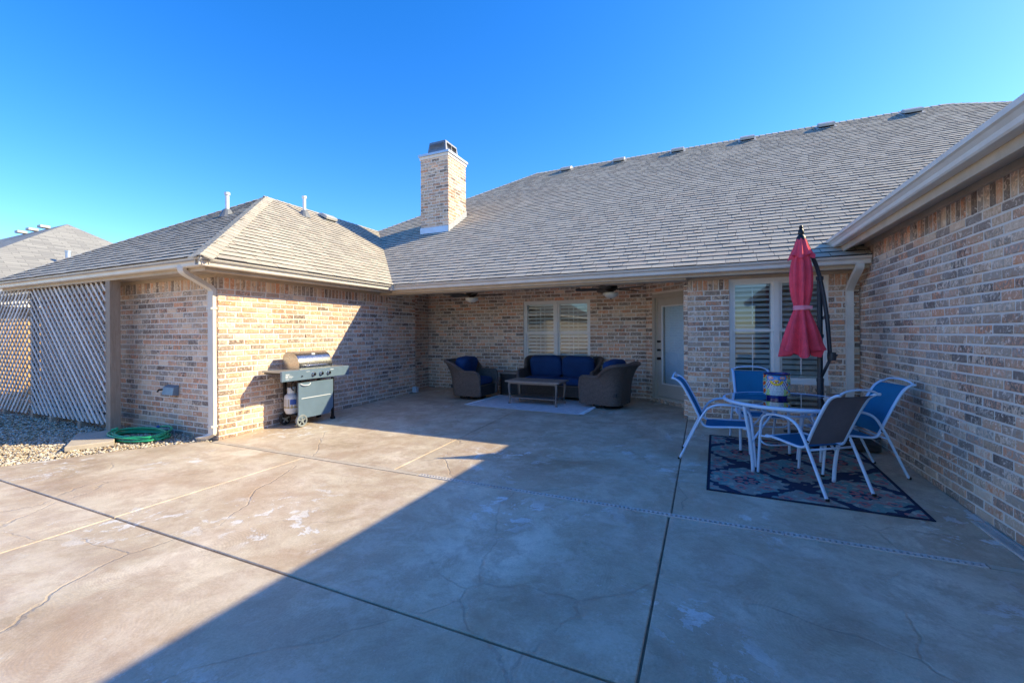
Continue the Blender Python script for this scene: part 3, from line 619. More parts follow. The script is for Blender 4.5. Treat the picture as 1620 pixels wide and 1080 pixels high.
# bricks, now that every wall and the chimney have their candidates
bj = MB()
settle(cand, None, lambda k: pieces(*k), 'brick', 'brick', bj, 300, ok=lambda c: c[1].translation.y > .8)
def roof_vent(x, y, z, U=Vector((1, 0, 0)), D=Vector((0, -1, -SL))):
    D = D.normalized(); N = U.cross(-D); N = -N if N.z < 0 else N; p = Vector((x, y, z)); b = MB()
    def Q(u, d, h): return p + U * u + D * d + N * h
    b.add([Q(-.22, -.2, .016), Q(.22, -.2, .016), Q(.22, .2, .016), Q(-.22, .2, .016)], [(0, 1, 2, 3)])
    prof = [(-.16, .02), (-.12, .08), (-.04, .115), (.10, .125), (.15, .115), (.155, .06)]
    vs = [Q(u, d, h) for u in (-.17, .17) for d, h in prof]; n = len(prof)
    b.add(vs, [(i, i + 1, n + i + 1, n + i) for i in range(n - 1)] + [tuple(range(n)), tuple(range(n, 2 * n))[::-1]])
    b.add([Q(-.16, .13, .02), Q(.16, .13, .02), Q(.16, .13, .09), Q(-.16, .13, .09)], [(0, 1, 2, 3)], 1)
    return b.build('roof_vent', ['vent', 'black'], house)
for x in (-4.1, -2.4, -.7, 1.1, 2.9, 4.6): y = 13.62 - (.06 if x > 4 else 0); roof_vent(x, y - .1, zr(y - .1))
roof_vent(-8.62, 7.85, ze + SL * 2.89, Vector((0, 1, 0)), Vector((1, 0, -SL)))
def pipe_vent(x, y, z, h=.42, r=.035, parent=None, m='pvc'):
    b = MB(); b.lathe([(.13, -.03), (.06, .10), (r + .01, .12), (r, .12), (r, h), (r + .015, h), (r + .015, h - .12), (r + .001, h - .13), (r + .015, h + .02), (.001, h + .02)][:6] + [(r + .016, h + .05), (.001, h + .06)], (x, y, z), 14)
    o = b.build('vent_pipe', m, parent or house, smooth='auto'); b = MB(); b.lathe([(.15, -.06), (.085, .08), (.06, .12), (r + .001, .125)], (x, y, z), 14); b.build('pipe_boot', 'lead', o)
    return o
pipe_vent(-8.5, 5.32, ze + SL * 2.05, .40); pipe_vent(-8.42, 7.02, ze + SL * 2.68, .40)

# ------------------------------------------------------------------ windows and door
def window(P, U, N, W, H, sh_top=True, muntins=True, seed=0):
    """P lower corner on the outer wall face, U along the wall, N outward"""
    mx = Matrix(((U[0], -N[0], 0, P[0]), (U[1], -N[1], 0, P[1]), (0, 0, 1, P[2]), (0, 0, 0, 1)))
    f = .042; b = MB(); y0, y1 = .035, .11
    b.box(0, W, y0, y1, 0, f); b.box(0, W, y0, y1, H - f, H); b.box(0, f, y0 + .001, y1, f, H - f); b.box(W - f, W, y0 + .001, y1, f, H - f); c = W / 2; b.box(c - .036, c + .036, y0 - .004, y1, f, H - f)
    b.box(-.012, W + .012, .010, .03, -.014, .012)
    win = b.build('window', 'vinyl', house); win.matrix_local = mx
    def sub(name, bb, mt): o = bb.build(name, mt, win); return o
    hm = H * .50
    for (a, e) in ((f, c - .036), (c + .036, W - f)):
        for (z0, z1, yy, up) in ((f, hm + .018, .072, 0), (hm - .018, H - f, .052, 1)):
            s = .038; b = MB(); b.box(a, e, yy, yy + .022, z0, z0 + s); b.box(a, e, yy, yy + .022, z1 - s, z1); b.box(a, a + s, yy, yy + .022, z0 + s, z1 - s); b.box(e - s, e, yy, yy + .022, z0 + s, z1 - s); sub('sash', b, 'vinyl')
            b = MB(); b.add([(a + s, yy + .011, z0 + s), (e - s, yy + .011, z0 + s), (e - s, yy + .011, z1 - s), (a + s, yy + .011, z1 - s)], [(0, 1, 2, 3)]); sub('pane', b, 'glass')
            if muntins:
                for k in (1, 2):
                    xx = a + s + (e - a - 2 * s) * k / 3; b = MB(); b.box(xx - .006, xx + .006, yy + .014, yy + .019, z0 + s, z1 - s); sub('muntin', b, 'vinyl')
                zz = (z0 + z1) / 2; b = MB(); b.box(a + s, e - s, yy + .0145, yy + .0185, zz - .006, zz + .006); sub('muntin', b, 'vinyl')
        # plantation shutter panel behind the glass
        b = MB(); ys = .115; q = .045; b.box(a, e, ys, ys + .028, f, f + q * 1.6); b.box(a, e, ys, ys + .028, H - f - q * 1.6, H - f); b.box(a, a + q, ys, ys + .028, f, H - f); b.box(e - q, e, ys, ys + .028, f, H - f); b.box(a, e, ys, ys + .028, hm - .04, hm + .04); sub('shutter_frame', b, 'shutter')
        for (z0, z1, tilt) in ((f + q * 1.6, hm - .04, R(34)), (hm + .04, H - f - q * 1.6, R(26))):
            n = max(1, round((z1 - z0) / .084)); st = (z1 - z0) / n; b = MB(); b.cbox((0, 0, 0), (e - a - 2 * q, .078, .009)); me = b.mesh('slat', 'shutter')
            for k in range(n): part('slat', win, me, Matrix.Translation(((a + e) / 2, ys + .014, z0 + st * (k + .5))) @ Matrix.Rotation(tilt + random.uniform(-.03, .03), 4, 'X'))
            b = MB(); b.box((a + e) / 2 - .006, (a + e) / 2 + .006, ys - .036, ys - .024, z0 + .02, z1 - .02); sub('tilt_rod', b, 'shutter')
    return win
window((-6.58 + PW[0], 9.25, PW[2]), (1, 0, 0), (0, -1, 0), PW[1] - PW[0], PW[3] - PW[2])
window((-.25 + DW[0], 7.40, DW[2]), (1, 0, 0), (0, -1, 0), DW[1] - DW[0], DW[3] - DW[2], muntins=False)
# dark linings round the window openings
for (x0, x1, y, z0, z1) in ((-3.88, -2.29, 9.35, .66, 2.13), (.35, 1.61, 7.50, .63, 2.20)):
    b = MB(); b.box(x0 - .02, x0 - .001, y, y + .4, z0, z1); b.box(x1 + .001, x1 + .02, y, y + .4, z0, z1); b.box(x0, x1, y, y + .4, z0 - .02, z0 - .001); b.build('window_lining', 'wall_in', house)
# angled patio door
mx = Matrix(((dd, dd, 0, -1.11 + DO[0] * dd), (-dd, dd, 0, 9.25 - DO[0] * dd), (0, 0, 1, .07), (0, 0, 0, 1)))
W, H = DO[1] - DO[0], DO[3] - DO[2]; b = MB(); j = .075
b.box(0, j, -.015, .13, 0, H); b.box(W - j, W, -.015, .13, 0, H); b.box(j, W - j, -.015, .13, H - j, H); b.box(0, W, .02, .16, 0, .04); b.box(j, j + .035, .03, .13, .04, H - j); b.box(W - j - .035, W - j, .03, .13, .04, H - j); b.box(j, W - j, .031, .13, H - j - .035, H - j)
b.box(.02, .045, -.022, -.014, 0, H - .03)
dr = b.build('door', 'jamb', house); dr.matrix_local = mx
a0, a1 = j + .037, W - j - .037; z0, z1 = .045, H - j - .037; g0, g1 = a0 + .135, a1 - .135; h0, h1 = z0 + .27, z1 - .15
b = MB()
b.box(a0, g0, .045, .09, z0, z1); b.box(g1, a1, .045, .09, z0, z1); b.box(g0, g1, .045, .09, z0, h0); b.box(g0, g1, .045, .09, h1, z1)
b.build('door_slab', 'door', dr)
b = MB(); q = .022
b.box(g0 - q, g0 + .004, .030, .046, h0 - q, h1 + q); b.box(g1 - .004, g1 + q, .030, .046, h0 - q, h1 + q); b.box(g0, g1, .030, .046, h0 - q, h0 + .004); b.box(g0, g1, .030, .046, h1 - .004, h1 + q); b.build('glass_trim', 'pvc', dr)
b = MB(); b.add([(g0, .055, h0), (g1, .055, h0), (g1, .055, h1), (g0, .055, h1)], [(0, 1, 2, 3)]); b.build('pane', 'doorglass', dr)
b = MB(); b.box(g0, g1, .10, .11, h0, h1); b.build('sky_tint_blind', 'blind', dr)  # pale blue of the blind stands in for sky reflected in the glass
for zz, rr_ in ((1.14, .024), (.97, .024), (.80, .030)):
    b = MB(); prof = [(.001, 0), (rr_, 0), (rr_, .012), (.011, .014), (.011, .035), (rr_, .042), (rr_ * .95, .062), (.001, .066)]
    vs = []; n = 14
    for i in range(n):
        a = 6.283 * i / n
        for r_, d in prof: vs.append((a0 + .055 + r_ * math.cos(a), .045 - d, zz + r_ * math.sin(a)))
    P = len(prof); b.add(vs, [(i * P + k, ((i + 1) % n) * P + k, ((i + 1) % n) * P + k + 1, i * P + k + 1) for i in range(n) for k in range(P - 1)]); b.build('door_knob', 'black', dr, smooth='auto')
# dryer vent hood on the wing wall
b = MB(); vs = [(-7.46, 3.762, .49), (-7.17, 3.762, .49), (-7.17, 3.762, .64), (-7.46, 3.762, .64), (-7.45, 3.68, .50), (-7.18, 3.68, .50), (-7.18, 3.70, .61), (-7.45, 3.70, .61)]
b.add(vs, [(4, 5, 6, 7), (7, 6, 2, 3), (0, 4, 7, 3), (5, 1, 2, 6), (0, 1, 5, 4)]); b.build('dryer_vent', 'panel', house)
b = MB(); b.tube([(-7.57, 3.765, .56), (-7.57, 3.70, .56), (-7.585, 3.69, .53)], .014, 8); b.build('hose_bib', 'black', house)
# ------------------------------------------------------------------ drains in the patio
def grate(name, p, q, wd, pitch, label, seg=1.0):
    p, q = Vector(p), Vector(q); D = q - p; L = D.length; D.normalize(); S_ = Vector((-D.y, D.x, 0)); root = empty(name, p, label=label, cat='drain'); n = max(1, round(L / seg)); sl_ = L / n
    for k in range(n):
        a = D * (k * sl_ + .002); b = MB(); l = sl_ - .004
        for s0, s1 in ((-wd / 2, -wd / 2 + wd * .22), (wd / 2 - wd * .22, wd / 2)): b.obox(a + S_ * s0 + Vector((0, 0, -.012)), D * l, S_ * (s1 - s0), Vector((0, 0, .014)))
        m_ = int(l / pitch)
        for i in range(m_ + 1): b.obox(a + D * (i * (l - pitch * .5) / m_) - S_ * (wd * .28) + Vector((0, 0, -.010)), D * pitch * .46, S_ * wd * .56, Vector((0, 0, .011)))
        gr_ = b.build('grate', 'plastic', root); b = MB(); b.obox(a - S_ * wd * .4 + Vector((0, 0, -.0125)), D * l, S_ * wd * .8, Vector((0, 0, .004))); b.build('channel', 'black', gr_)
    return root
grate('trench_drain', (-2.75, 3.695, -.0865), (1.62, 3.690, -.0865), .056, .036, 'long narrow slotted plastic trench drain crossing the shaded patio')
b = MB(); b.box(-6.23, -2.76, 3.665, 3.725, -.105, -.0875); tag(b.build('expansion_strip', 'paver'), 'pale plain joint strip continuing the trench drain across the sunlit concrete', 'joint strip')
b = MB(); b.box(1.63, 1.95, 3.670, 3.720, -.105, -.088); tag(b.build('expansion_strip', 'paver'), 'short tan joint strip between the trench drain end and the right brick wall', 'joint strip')
grate('wall_drain', (1.905, 4.45, -.066), (1.905, .9, -.082), .085, .034, 'wide ribbed plastic drain channel at the foot of the right brick wall', .9)

# ------------------------------------------------------------------ lattice screen
lat = empty('lattice_screen', (-8.5, 3.45, 0), label='weathered diagonal lattice privacy screen standing on gravel in front of the brick wall', cat='lattice')
def lattice_panel(x0, x1, z0, z1, y, flip):
    st = .157; wd = .044
    for layer, sgn in ((0, 1 if not flip else -1), (1, -1 if not flip else 1)):
        yy = y + (0 if layer == 0 else .014); W_, H_ = x1 - x0, z1 - z0; n = int((W_ + H_) / st) + 1
        for k in range(n + 1):
            c = -H_ + k * st + (.03 if layer else 0) if sgn > 0 else k * st + (.03 if layer else 0)   # x offset at z0
            # centre line x = c + t , z = t for sgn>0 ;  x = c - t , z = t for sgn<0
            t0, t1 = 0, H_
            if sgn > 0: t0 = max(t0, -c); t1 = min(t1, W_ - c)
            else: t0 = max(t0, c - W_); t1 = min(t1, c)
            if t1 - t0 < .05: continue
            b = MB(); hw = wd / 2 * 1.414; P = lambda t, o: (x0 + c + sgn * t + o, z0 + t)
            q = [P(t0, -hw), P(t0, hw), P(t1, hw), P(t1, -hw)]
            q = [(min(max(a, x0 - .01), x1 + .01), z) for a, z in q]
            vs = [(a - lat.location.x, yy - lat.location.y, z) for a, z in q] + [(a - lat.location.x, yy + (.012 if layer == 0 else .008) - lat.location.y, z) for a, z in q]
            b.add(vs, [(0, 1, 2, 3), (7, 6, 5, 4), (0, 4, 5, 1), (1, 5, 6, 2), (2, 6, 7, 3), (3, 7, 4, 0)]); b.build('slat', 'lattice' if layer == 0 else 'latback_shaded', lat)  # back layer browner than the front, its shade put into the wood colour
lattice_panel(-11.10, -8.47, .0, 2.275, 3.44, True)
lattice_panel(-13.75, -11.13, -.02, 2.255, 3.44, False)
def lbox(name, mt, *q):
    b = MB(); lx, ly = lat.location.x, lat.location.y; b.cbox(((q[0] + q[1]) / 2 - lx, (q[2] + q[3]) / 2 - ly, (q[4] + q[5]) / 2), (q[1] - q[0], q[3] - q[2], q[5] - q[4])); return b.build(name, mt, lat)
lbox('post', 'post', -8.33, -8.20, 3.38, 3.51, -.2, 2.262); lbox('post', 'post', -8.47, -8.40, 3.47, 3.56, -.2, 2.22); lbox('post', 'post', -11.16, -11.07, 3.46, 3.55, -.2, 2.2); lbox('post', 'post', -13.8, -13.7, 3.46, 3.55, -.2, 2.2)
lbox('rail', 'post', -13.7, -8.44, 3.46, 3.50, .06, .15); lbox('rail', 'post', -13.7, -8.44, 3.46, 3.50, 2.08, 2.16)
for x in (-12.2, -10.3, -9.3): lbox('block', 'post', x, x + .09, 3.41, 3.50, -.14, .01)
# fence and houses behind
fence = empty('board_fence', (-15.6, 8, -.15), label='sunlit orange-tan board fence seen through the left part of the lattice', cat='fence')
b = MB(); rr = random.Random(5); y = -6.5
while y < 9.5: b.box(-.012, .012, y + .003, y + .137, rr.uniform(-.01, .0), 1.9 + rr.uniform(-.012, .012)); y += .14
o = b.build('board', 'cedar', fence); o['kind'] = 'stuff'
b = MB(); [b.box(-.06, -.014, -6.5, 9.5, z, z + .09) for z in (.3, .95, 1.6)]; b.build('rail', 'cedar', fence)
def hip_house(name, x0, x1, y0, y1, ez, label, pitch=.65, wallmat='siding', group=None):
    r = empty(name, ((x0 + x1) / 2, (y0 + y1) / 2, -.2), label=label, cat='house'); cx, cy = r.location.x, r.location.y; hx, hy = (x1 - x0) / 2, (y1 - y0) / 2
    b = MB(); b.box(-hx + .5, hx - .5, -hy + .5, hy - .5, 0, ez + .1); b.build('wall', wallmat, r)
    h = min(hx, hy); pz = pitch * h; e = ez + .2
    if hx > hy: r0, r1 = (-hx + h, 0), (hx - h, 0)
    else: r0, r1 = (0, -hy + h), (0, hy - h)
    S_ = Vector; sq = math.sqrt(1 + pitch * pitch)
    def pl(O, U, V, poly): roof_plane(O, U, V, poly, shingles=False, far=True, parent=r)
    if hx > hy:
        pl((-hx, -hy, e), (1, 0, 0), (0, 1, pitch), [(0, 0), (2 * hx, 0), (2 * hx - h, h * sq), (h, h * sq)]); pl((hx, hy, e), (-1, 0, 0), (0, -1, pitch), [(0, 0), (2 * hx, 0), (2 * hx - h, h * sq), (h, h * sq)])
        pl((hx, -hy, e), (0, 1, 0), (-1, 0, pitch), [(0, 0), (2 * hy, 0), (h, h * sq)]); pl((-hx, hy, e), (0, -1, 0), (1, 0, pitch), [(0, 0), (2 * hy, 0), (h, h * sq)])
    b = MB(); b.box(-hx, hx, -hy, -hy + .02, e - .2, e - .02); b.box(-hx, hx, hy - .02, hy, e - .2, e - .02); b.box(hx - .02, hx, -hy, hy, e - .2, e - .02); b.box(-hx, -hx + .02, -hy, hy, e - .2, e - .02); b.build('fascia', 'gutter', r)
    return r, e + pz, h
nh, pk, hh = hip_house('neighbour_house', -44, -18.7, 3.1, 14.1, 2.45, 'neighbouring house on the left with pale grey hip roof above the gutter line')
pipe_vent(-20.8 - nh.location.x, 7.4 - nh.location.y, 2.65 + .65 * (2.1) , .55, .07, nh, 'flash')
pipe_vent(-19.7 - nh.location.x, 5.0 - nh.location.y, 2.65 + .65 * .7, .6, .06, nh, 'vent')
for k in range(3):
    b = MB(); b.box(0, .32, -.2, .1, 0, .10); o = b.build('roof_vent', 'vent', nh); o.location = (-25.6 - k * 1.1 - nh.location.x, -.25, pk - .10)
hip_house('rear_house', -34, -10.6, -27, -12, 2.9, 'tan house beyond the yard, seen only as a reflection in the panes', wallmat='palebrick')
b = MB(); y = -30
while y < -19.5: b.box(y + .003, y + .137, -14.01, -13.99, -.2, 1.65); y += .14
tag(b.build('rear_fence', 'post'), 'long weathered board fence across the yard behind the viewer, seen in the reflections', 'fence')

# ------------------------------------------------------------------ paver, hose, small box
b = MB(); c0 = Vector((-7.86, 3.06, 0)); rz = math.atan2(.50, -1.04); b.cbox((0, 0, 0), (1.12, .46, .07)); o = b.build('stepping_slab', 'paver'); o.location = (c0.x, c0.y, -.075); o.rotation_euler = (0, R(1.5), rz); tag(o, 'flat tan concrete slab lying on the gravel in front of the lattice post', 'concrete slab')
b = MB(); pts = []; rr = random.Random(9)
for t in range(0, 7 * 14):
    a = t / 14 * 2 * math.pi; k = t // 14; ra = .47 + .035 * math.sin(k * 2.1) + rr.uniform(-.008, .008); rb = .235 + .03 * math.cos(k * 1.7); z = -.078 + .011 * k + .02 * max(0, math.sin(a + k)) 
    pts.append((ra * math.cos(a) + .025 * math.sin(k * 1.3), rb * math.sin(a) + .02 * math.cos(k * 2.7), z))
pts += [(.42, .16, .02), (.25, .24, .05), (0, .27, .02)]
b.tube(spline(pts, 3), .0125, 7); hz = tag(empty('garden_hose', (-7.45, 3.40, 0), rz=R(4)), 'loosely coiled bright green garden hose on the gravel by the downspout', 'garden hose'); b.build('coil', 'hose', hz, smooth=True)
b = MB(); b.tube([(.0, .27, .02), (-.05, .275, .012)], .017, 10); b.tube([(-.05, .275, .012), (-.07, .277, .01)], .021, 8); b.build('coupling', 'label1', hz)
b = MB(); b.tube([(-.46, -.02, .02), (-.53, -.06, .0)], .016, 8); b.build('nozzle', 'hose', hz)
b = MB(); b.cbox((0, 0, 0), (.11, .09, .14)); o = b.build('utility_box', 'paleblue'); o.location = (-6.17, 8.16, .085); tag(o, 'small pale blue-white plastic box on the floor at the corner of the side wall', 'plastic box')

# ------------------------------------------------------------------ grill
gr = empty('gas_grill', (-5.95, 5.02, -.058), label='gas grill with domed steel lid and grey cabinet against the left brick wall', cat='grill')
GY = -5.02
def gbox(name, mt, x0, x1, y0, y1, z0, z1, ch=True):
    b = MB(); 
    if ch: b.cbox(((x0 + x1) / 2, (y0 + y1) / 2, (z0 + z1) / 2), (x1 - x0, y1 - y0, z1 - z0))
    else: b.box(x0, x1, y0, y1, z0, z1)
    return b.build(name, mt, gr)
# lid: curved shell with end plates
prof = [(.17, .0), (.178, .06), (.165, .13), (.135, .19), (.085, .24), (.02, .27), (-.06, .28), (-.13, .265), (-.18, .22), (-.20, .15), (-.205, .0)]
prof = [(p.x, p.z) for p in spline([(x, 0, z) for x, z in prof], 3)]
b = MB(); y0, y1 = -.31, .32; zL = .895; vs = [(x, y, zL + z) for y in (y0, y1) for x, z in prof]; n = len(prof)
b.add(vs, [(i, i + 1, n + i + 1, n + i) for i in range(n - 1)]); lid = b.build('lid', 'steel', gr, smooth=True)
for y in (y0 - .006, y1 + .006):
    b = MB(); vs = [(x, y, zL + z) for x, z in prof] + [(x, y - math.copysign(.02, y), zL + z) for x, z in prof]; b.add(vs, [tuple(range(n)), tuple(range(n, 2 * n))[::-1]] + [(i, i + 1, n + i + 1, n + i) for i in range(n - 1)]); b.build('end_plate', 'steel', lid)
b = MB(); b.tube(spline([(.175, -.20, zL + .055), (.225, -.20, zL + .06), (.235, -.14, zL + .062), (.235, .14, zL + .062), (.225, .20, zL + .06), (.175, .20, zL + .055)], 4), .013, 8); b.build('handle', 'chrome', lid, smooth=True)
b = MB(); b.obox((.105, -.02, zL + .222), (.012, 0, .012), (0, .06, 0), (-.02, 0, .015)); b.obox((.137, .01, zL + .165), (.006, 0, .003), (0, .085, 0), (-.010, 0, .018)); b.build('badge', 'print_', lid)
gbox('firebox', 'black', -.20, .15, -.30, .31, .72, .893)
gbox('control_panel', 'panel', .20, .235, -.66, .65, .74, .895)
gbox('panel_top', 'shelf', .14, .21, -.31, .32, .875, .897)
for (ya, yb) in ((-.665, -.325), (.335, .655)): gbox('side_shelf', 'shelf', -.20, .199, ya, yb, .872, .898)
for (ya, yb) in ((-.665, -.325), (.335, .655)): gbox('shelf_bracket', 'black', -.18, .19, ya + .02, yb, .845, .869)
for y in (-.10, .05, .20):
    b = MB(); prof2 = [(.0, .245), (.034, .245), (.036, .238), (.036, .236)]; vs = []
    for i in range(18):
        a = 6.283 * i / 18
        for r_, x in ((.037, .236), (.037, .244), (.026, .246), (.025, .268), (.001, .270)): vs.append((x, y + r_ * math.cos(a), .815 + r_ * math.sin(a)))
    b.add(vs, [(i * 5 + k, ((i + 1) % 18) * 5 + k, ((i + 1) % 18) * 5 + k + 1, i * 5 + k + 1) for i in range(18) for k in range(4)]); b.box(.268, .282, y - .005, y + .005, .792, .838, 1); b.build('knob', ['chrome', 'black'], gr, smooth='auto')
b = MB(); b.tube([(.232, -.315, .80), (.25, -.315, .80)], .010, 10); b.build('igniter_button', 'black', gr)
b = MB(); x = .2365
for (ya, yb, za, zb) in ((-.60, -.535, .84, .85), (-.60, -.50, .826, .830), (-.60, -.56, .80, .82), (-.548, -.47, .805, .812), (-.60, -.49, .785, .789), (-.60, -.54, .770, .774), (-.235, -.17, .862, .867), (.235, .31, .862, .868), (.245, .30, .855, .858)): b.add([(x, ya, za), (x, yb, za), (x, yb, zb), (x, ya, zb)], [(0, 1, 2, 3)])
b.build('lettering', 'print_', gr)
for (x, y, zb) in ((.14, -.315, .12), (-.19, -.315, .12), (.14, .335, .02), (-.19, .335, .02)): gbox('leg', 'black', x, x + .035, y, y + .035, zb, .72)
for x in (.14, -.19): gbox('foot', 'black', x - .01, x + .045, .325, .385, .0, .05)
gbox('bottom_shelf', 'black', -.17, .14, -.31, .34, .16, .18)
b = MB(); b.add([(.178, -.33, .13), (.178, .26, .13), (.178, .345, .22), (.178, .345, .69), (.178, -.33, .69), (.155, -.33, .13), (.155, .26, .13), (.155, .345, .22), (.155, .345, .69), (.155, -.33, .69)], [(0, 1, 2, 3, 4), (9, 8, 7, 6, 5), (0, 5, 6, 1), (1, 6, 7, 2), (2, 7, 8, 3), (3, 8, 9, 4), (4, 9, 5, 0)]); dpn = b.build('cabinet_door', 'panel', gr)
b = MB(); b.box(.1785, .183, -.28, .29, .438, .447); b.tube(spline([(.18, -.30, .675), (.20, -.25, .65), (.20, -.16, .648), (.18, -.11, .672)], 4), .007, 6); b.build('door_trim', 'print_', dpn)
for (x, r_) in ((.165, .098), (-.205, .098)):
    b = MB(); y = -.33 + .06; z = r_ + .0; vs = []
    for i in range(26):
        a = 6.283 * i / 26
        for rr_, xx in ((r_ * .72, x + .020), (r_ * .95, x + .020), (r_, x + .008), (r_, x - .015), (r_ * .95, x - .022), (r_ * .7, x - .022)): vs.append((xx, y + rr_ * math.cos(a), z + rr_ * math.sin(a)))
    b.add(vs, [(i * 6 + k, ((i + 1) % 26) * 6 + k, ((i + 1) % 26) * 6 + (k + 1) % 6, i * 6 + (k + 1) % 6) for i in range(26) for k in range(6)]); wh = b.build('wheel', 'wheel' if x > 0 else 'rubber', gr, smooth='auto')
    b = MB(); b.tube([(x - .02, y, z), (x + .024, y, z)], r_ * .26, 14)
    for k in range(5): a = k * 1.2566 + .3; d = Vector((0, math.cos(a), math.sin(a))); s_ = Vector((0, -math.sin(a), math.cos(a))); b.obox(Vector((x + .006, y, z)) + d * r_ * .2 - s_ * .012, d * r_ * .55, s_ * .024, Vector((.008, 0, 0)))
    b.add([(x - .01, y + r_ * .73 * math.cos(6.283 * i / 20), z + r_ * .73 * math.sin(6.283 * i / 20)) for i in range(20)], [tuple(range(20))], 1); b.build('spokes', ['wheel', 'black'], wh)
b = MB(); b.tube(spline([(.05, -.30, .72), (.06, -.36, .68), (.02, -.33, .60), (.0, -.27, .56)], 4), .008, 6); b.build('gas_line', 'black', gr, smooth=True)
gb = empty('gas_cylinder', (-6.03, 4.775, .135), label='white propane cylinder with blue and ochre label under the grill', cat='gas cylinder')
b = MB(); b.lathe([(.001, .0), (.09, .0), (.10, .03), (.112, .05), (.115, .09), (.115, .24), (.105, .285), (.07, .315), (.03, .325), (.001, .327)], n=28); b.build('tank', 'tank', gb, smooth='auto')
b = MB(); b.lathe([(.062, .315), (.066, .33), (.066, .40), (.06, .41), (.055, .40), (.055, .33)], n=20); b.build('collar', 'tank', gb, smooth='auto')
b = MB(); b.tube([(0, 0, .32), (0, 0, .385)], .017, 10); b.tube([(-.0, -.04, .36), (0, .03, .36)], .012, 8); b.build('valve', 'chrome', gb)
b = MB()
def arc(a0, a1, z0, z1, mi, r_=.1163):
    n = 8; vs = [(r_ * math.cos(a0 + (a1 - a0) * i / n), r_ * math.sin(a0 + (a1 - a0) * i / n), z) for i in range(n + 1) for z in (z0, z1)]; b.add(vs, [(2 * i, 2 * i + 2, 2 * i + 3, 2 * i + 1) for i in range(n)], mi)
arc(-2.3, .9, .09, .235, 0); arc(-.9, -.1, .15, .23, 1, .1172); arc(-2.3, .9, .095, .115, 2, .1170); b.build('label_sheet', ['paver', 'label1', 'label2'], gb)

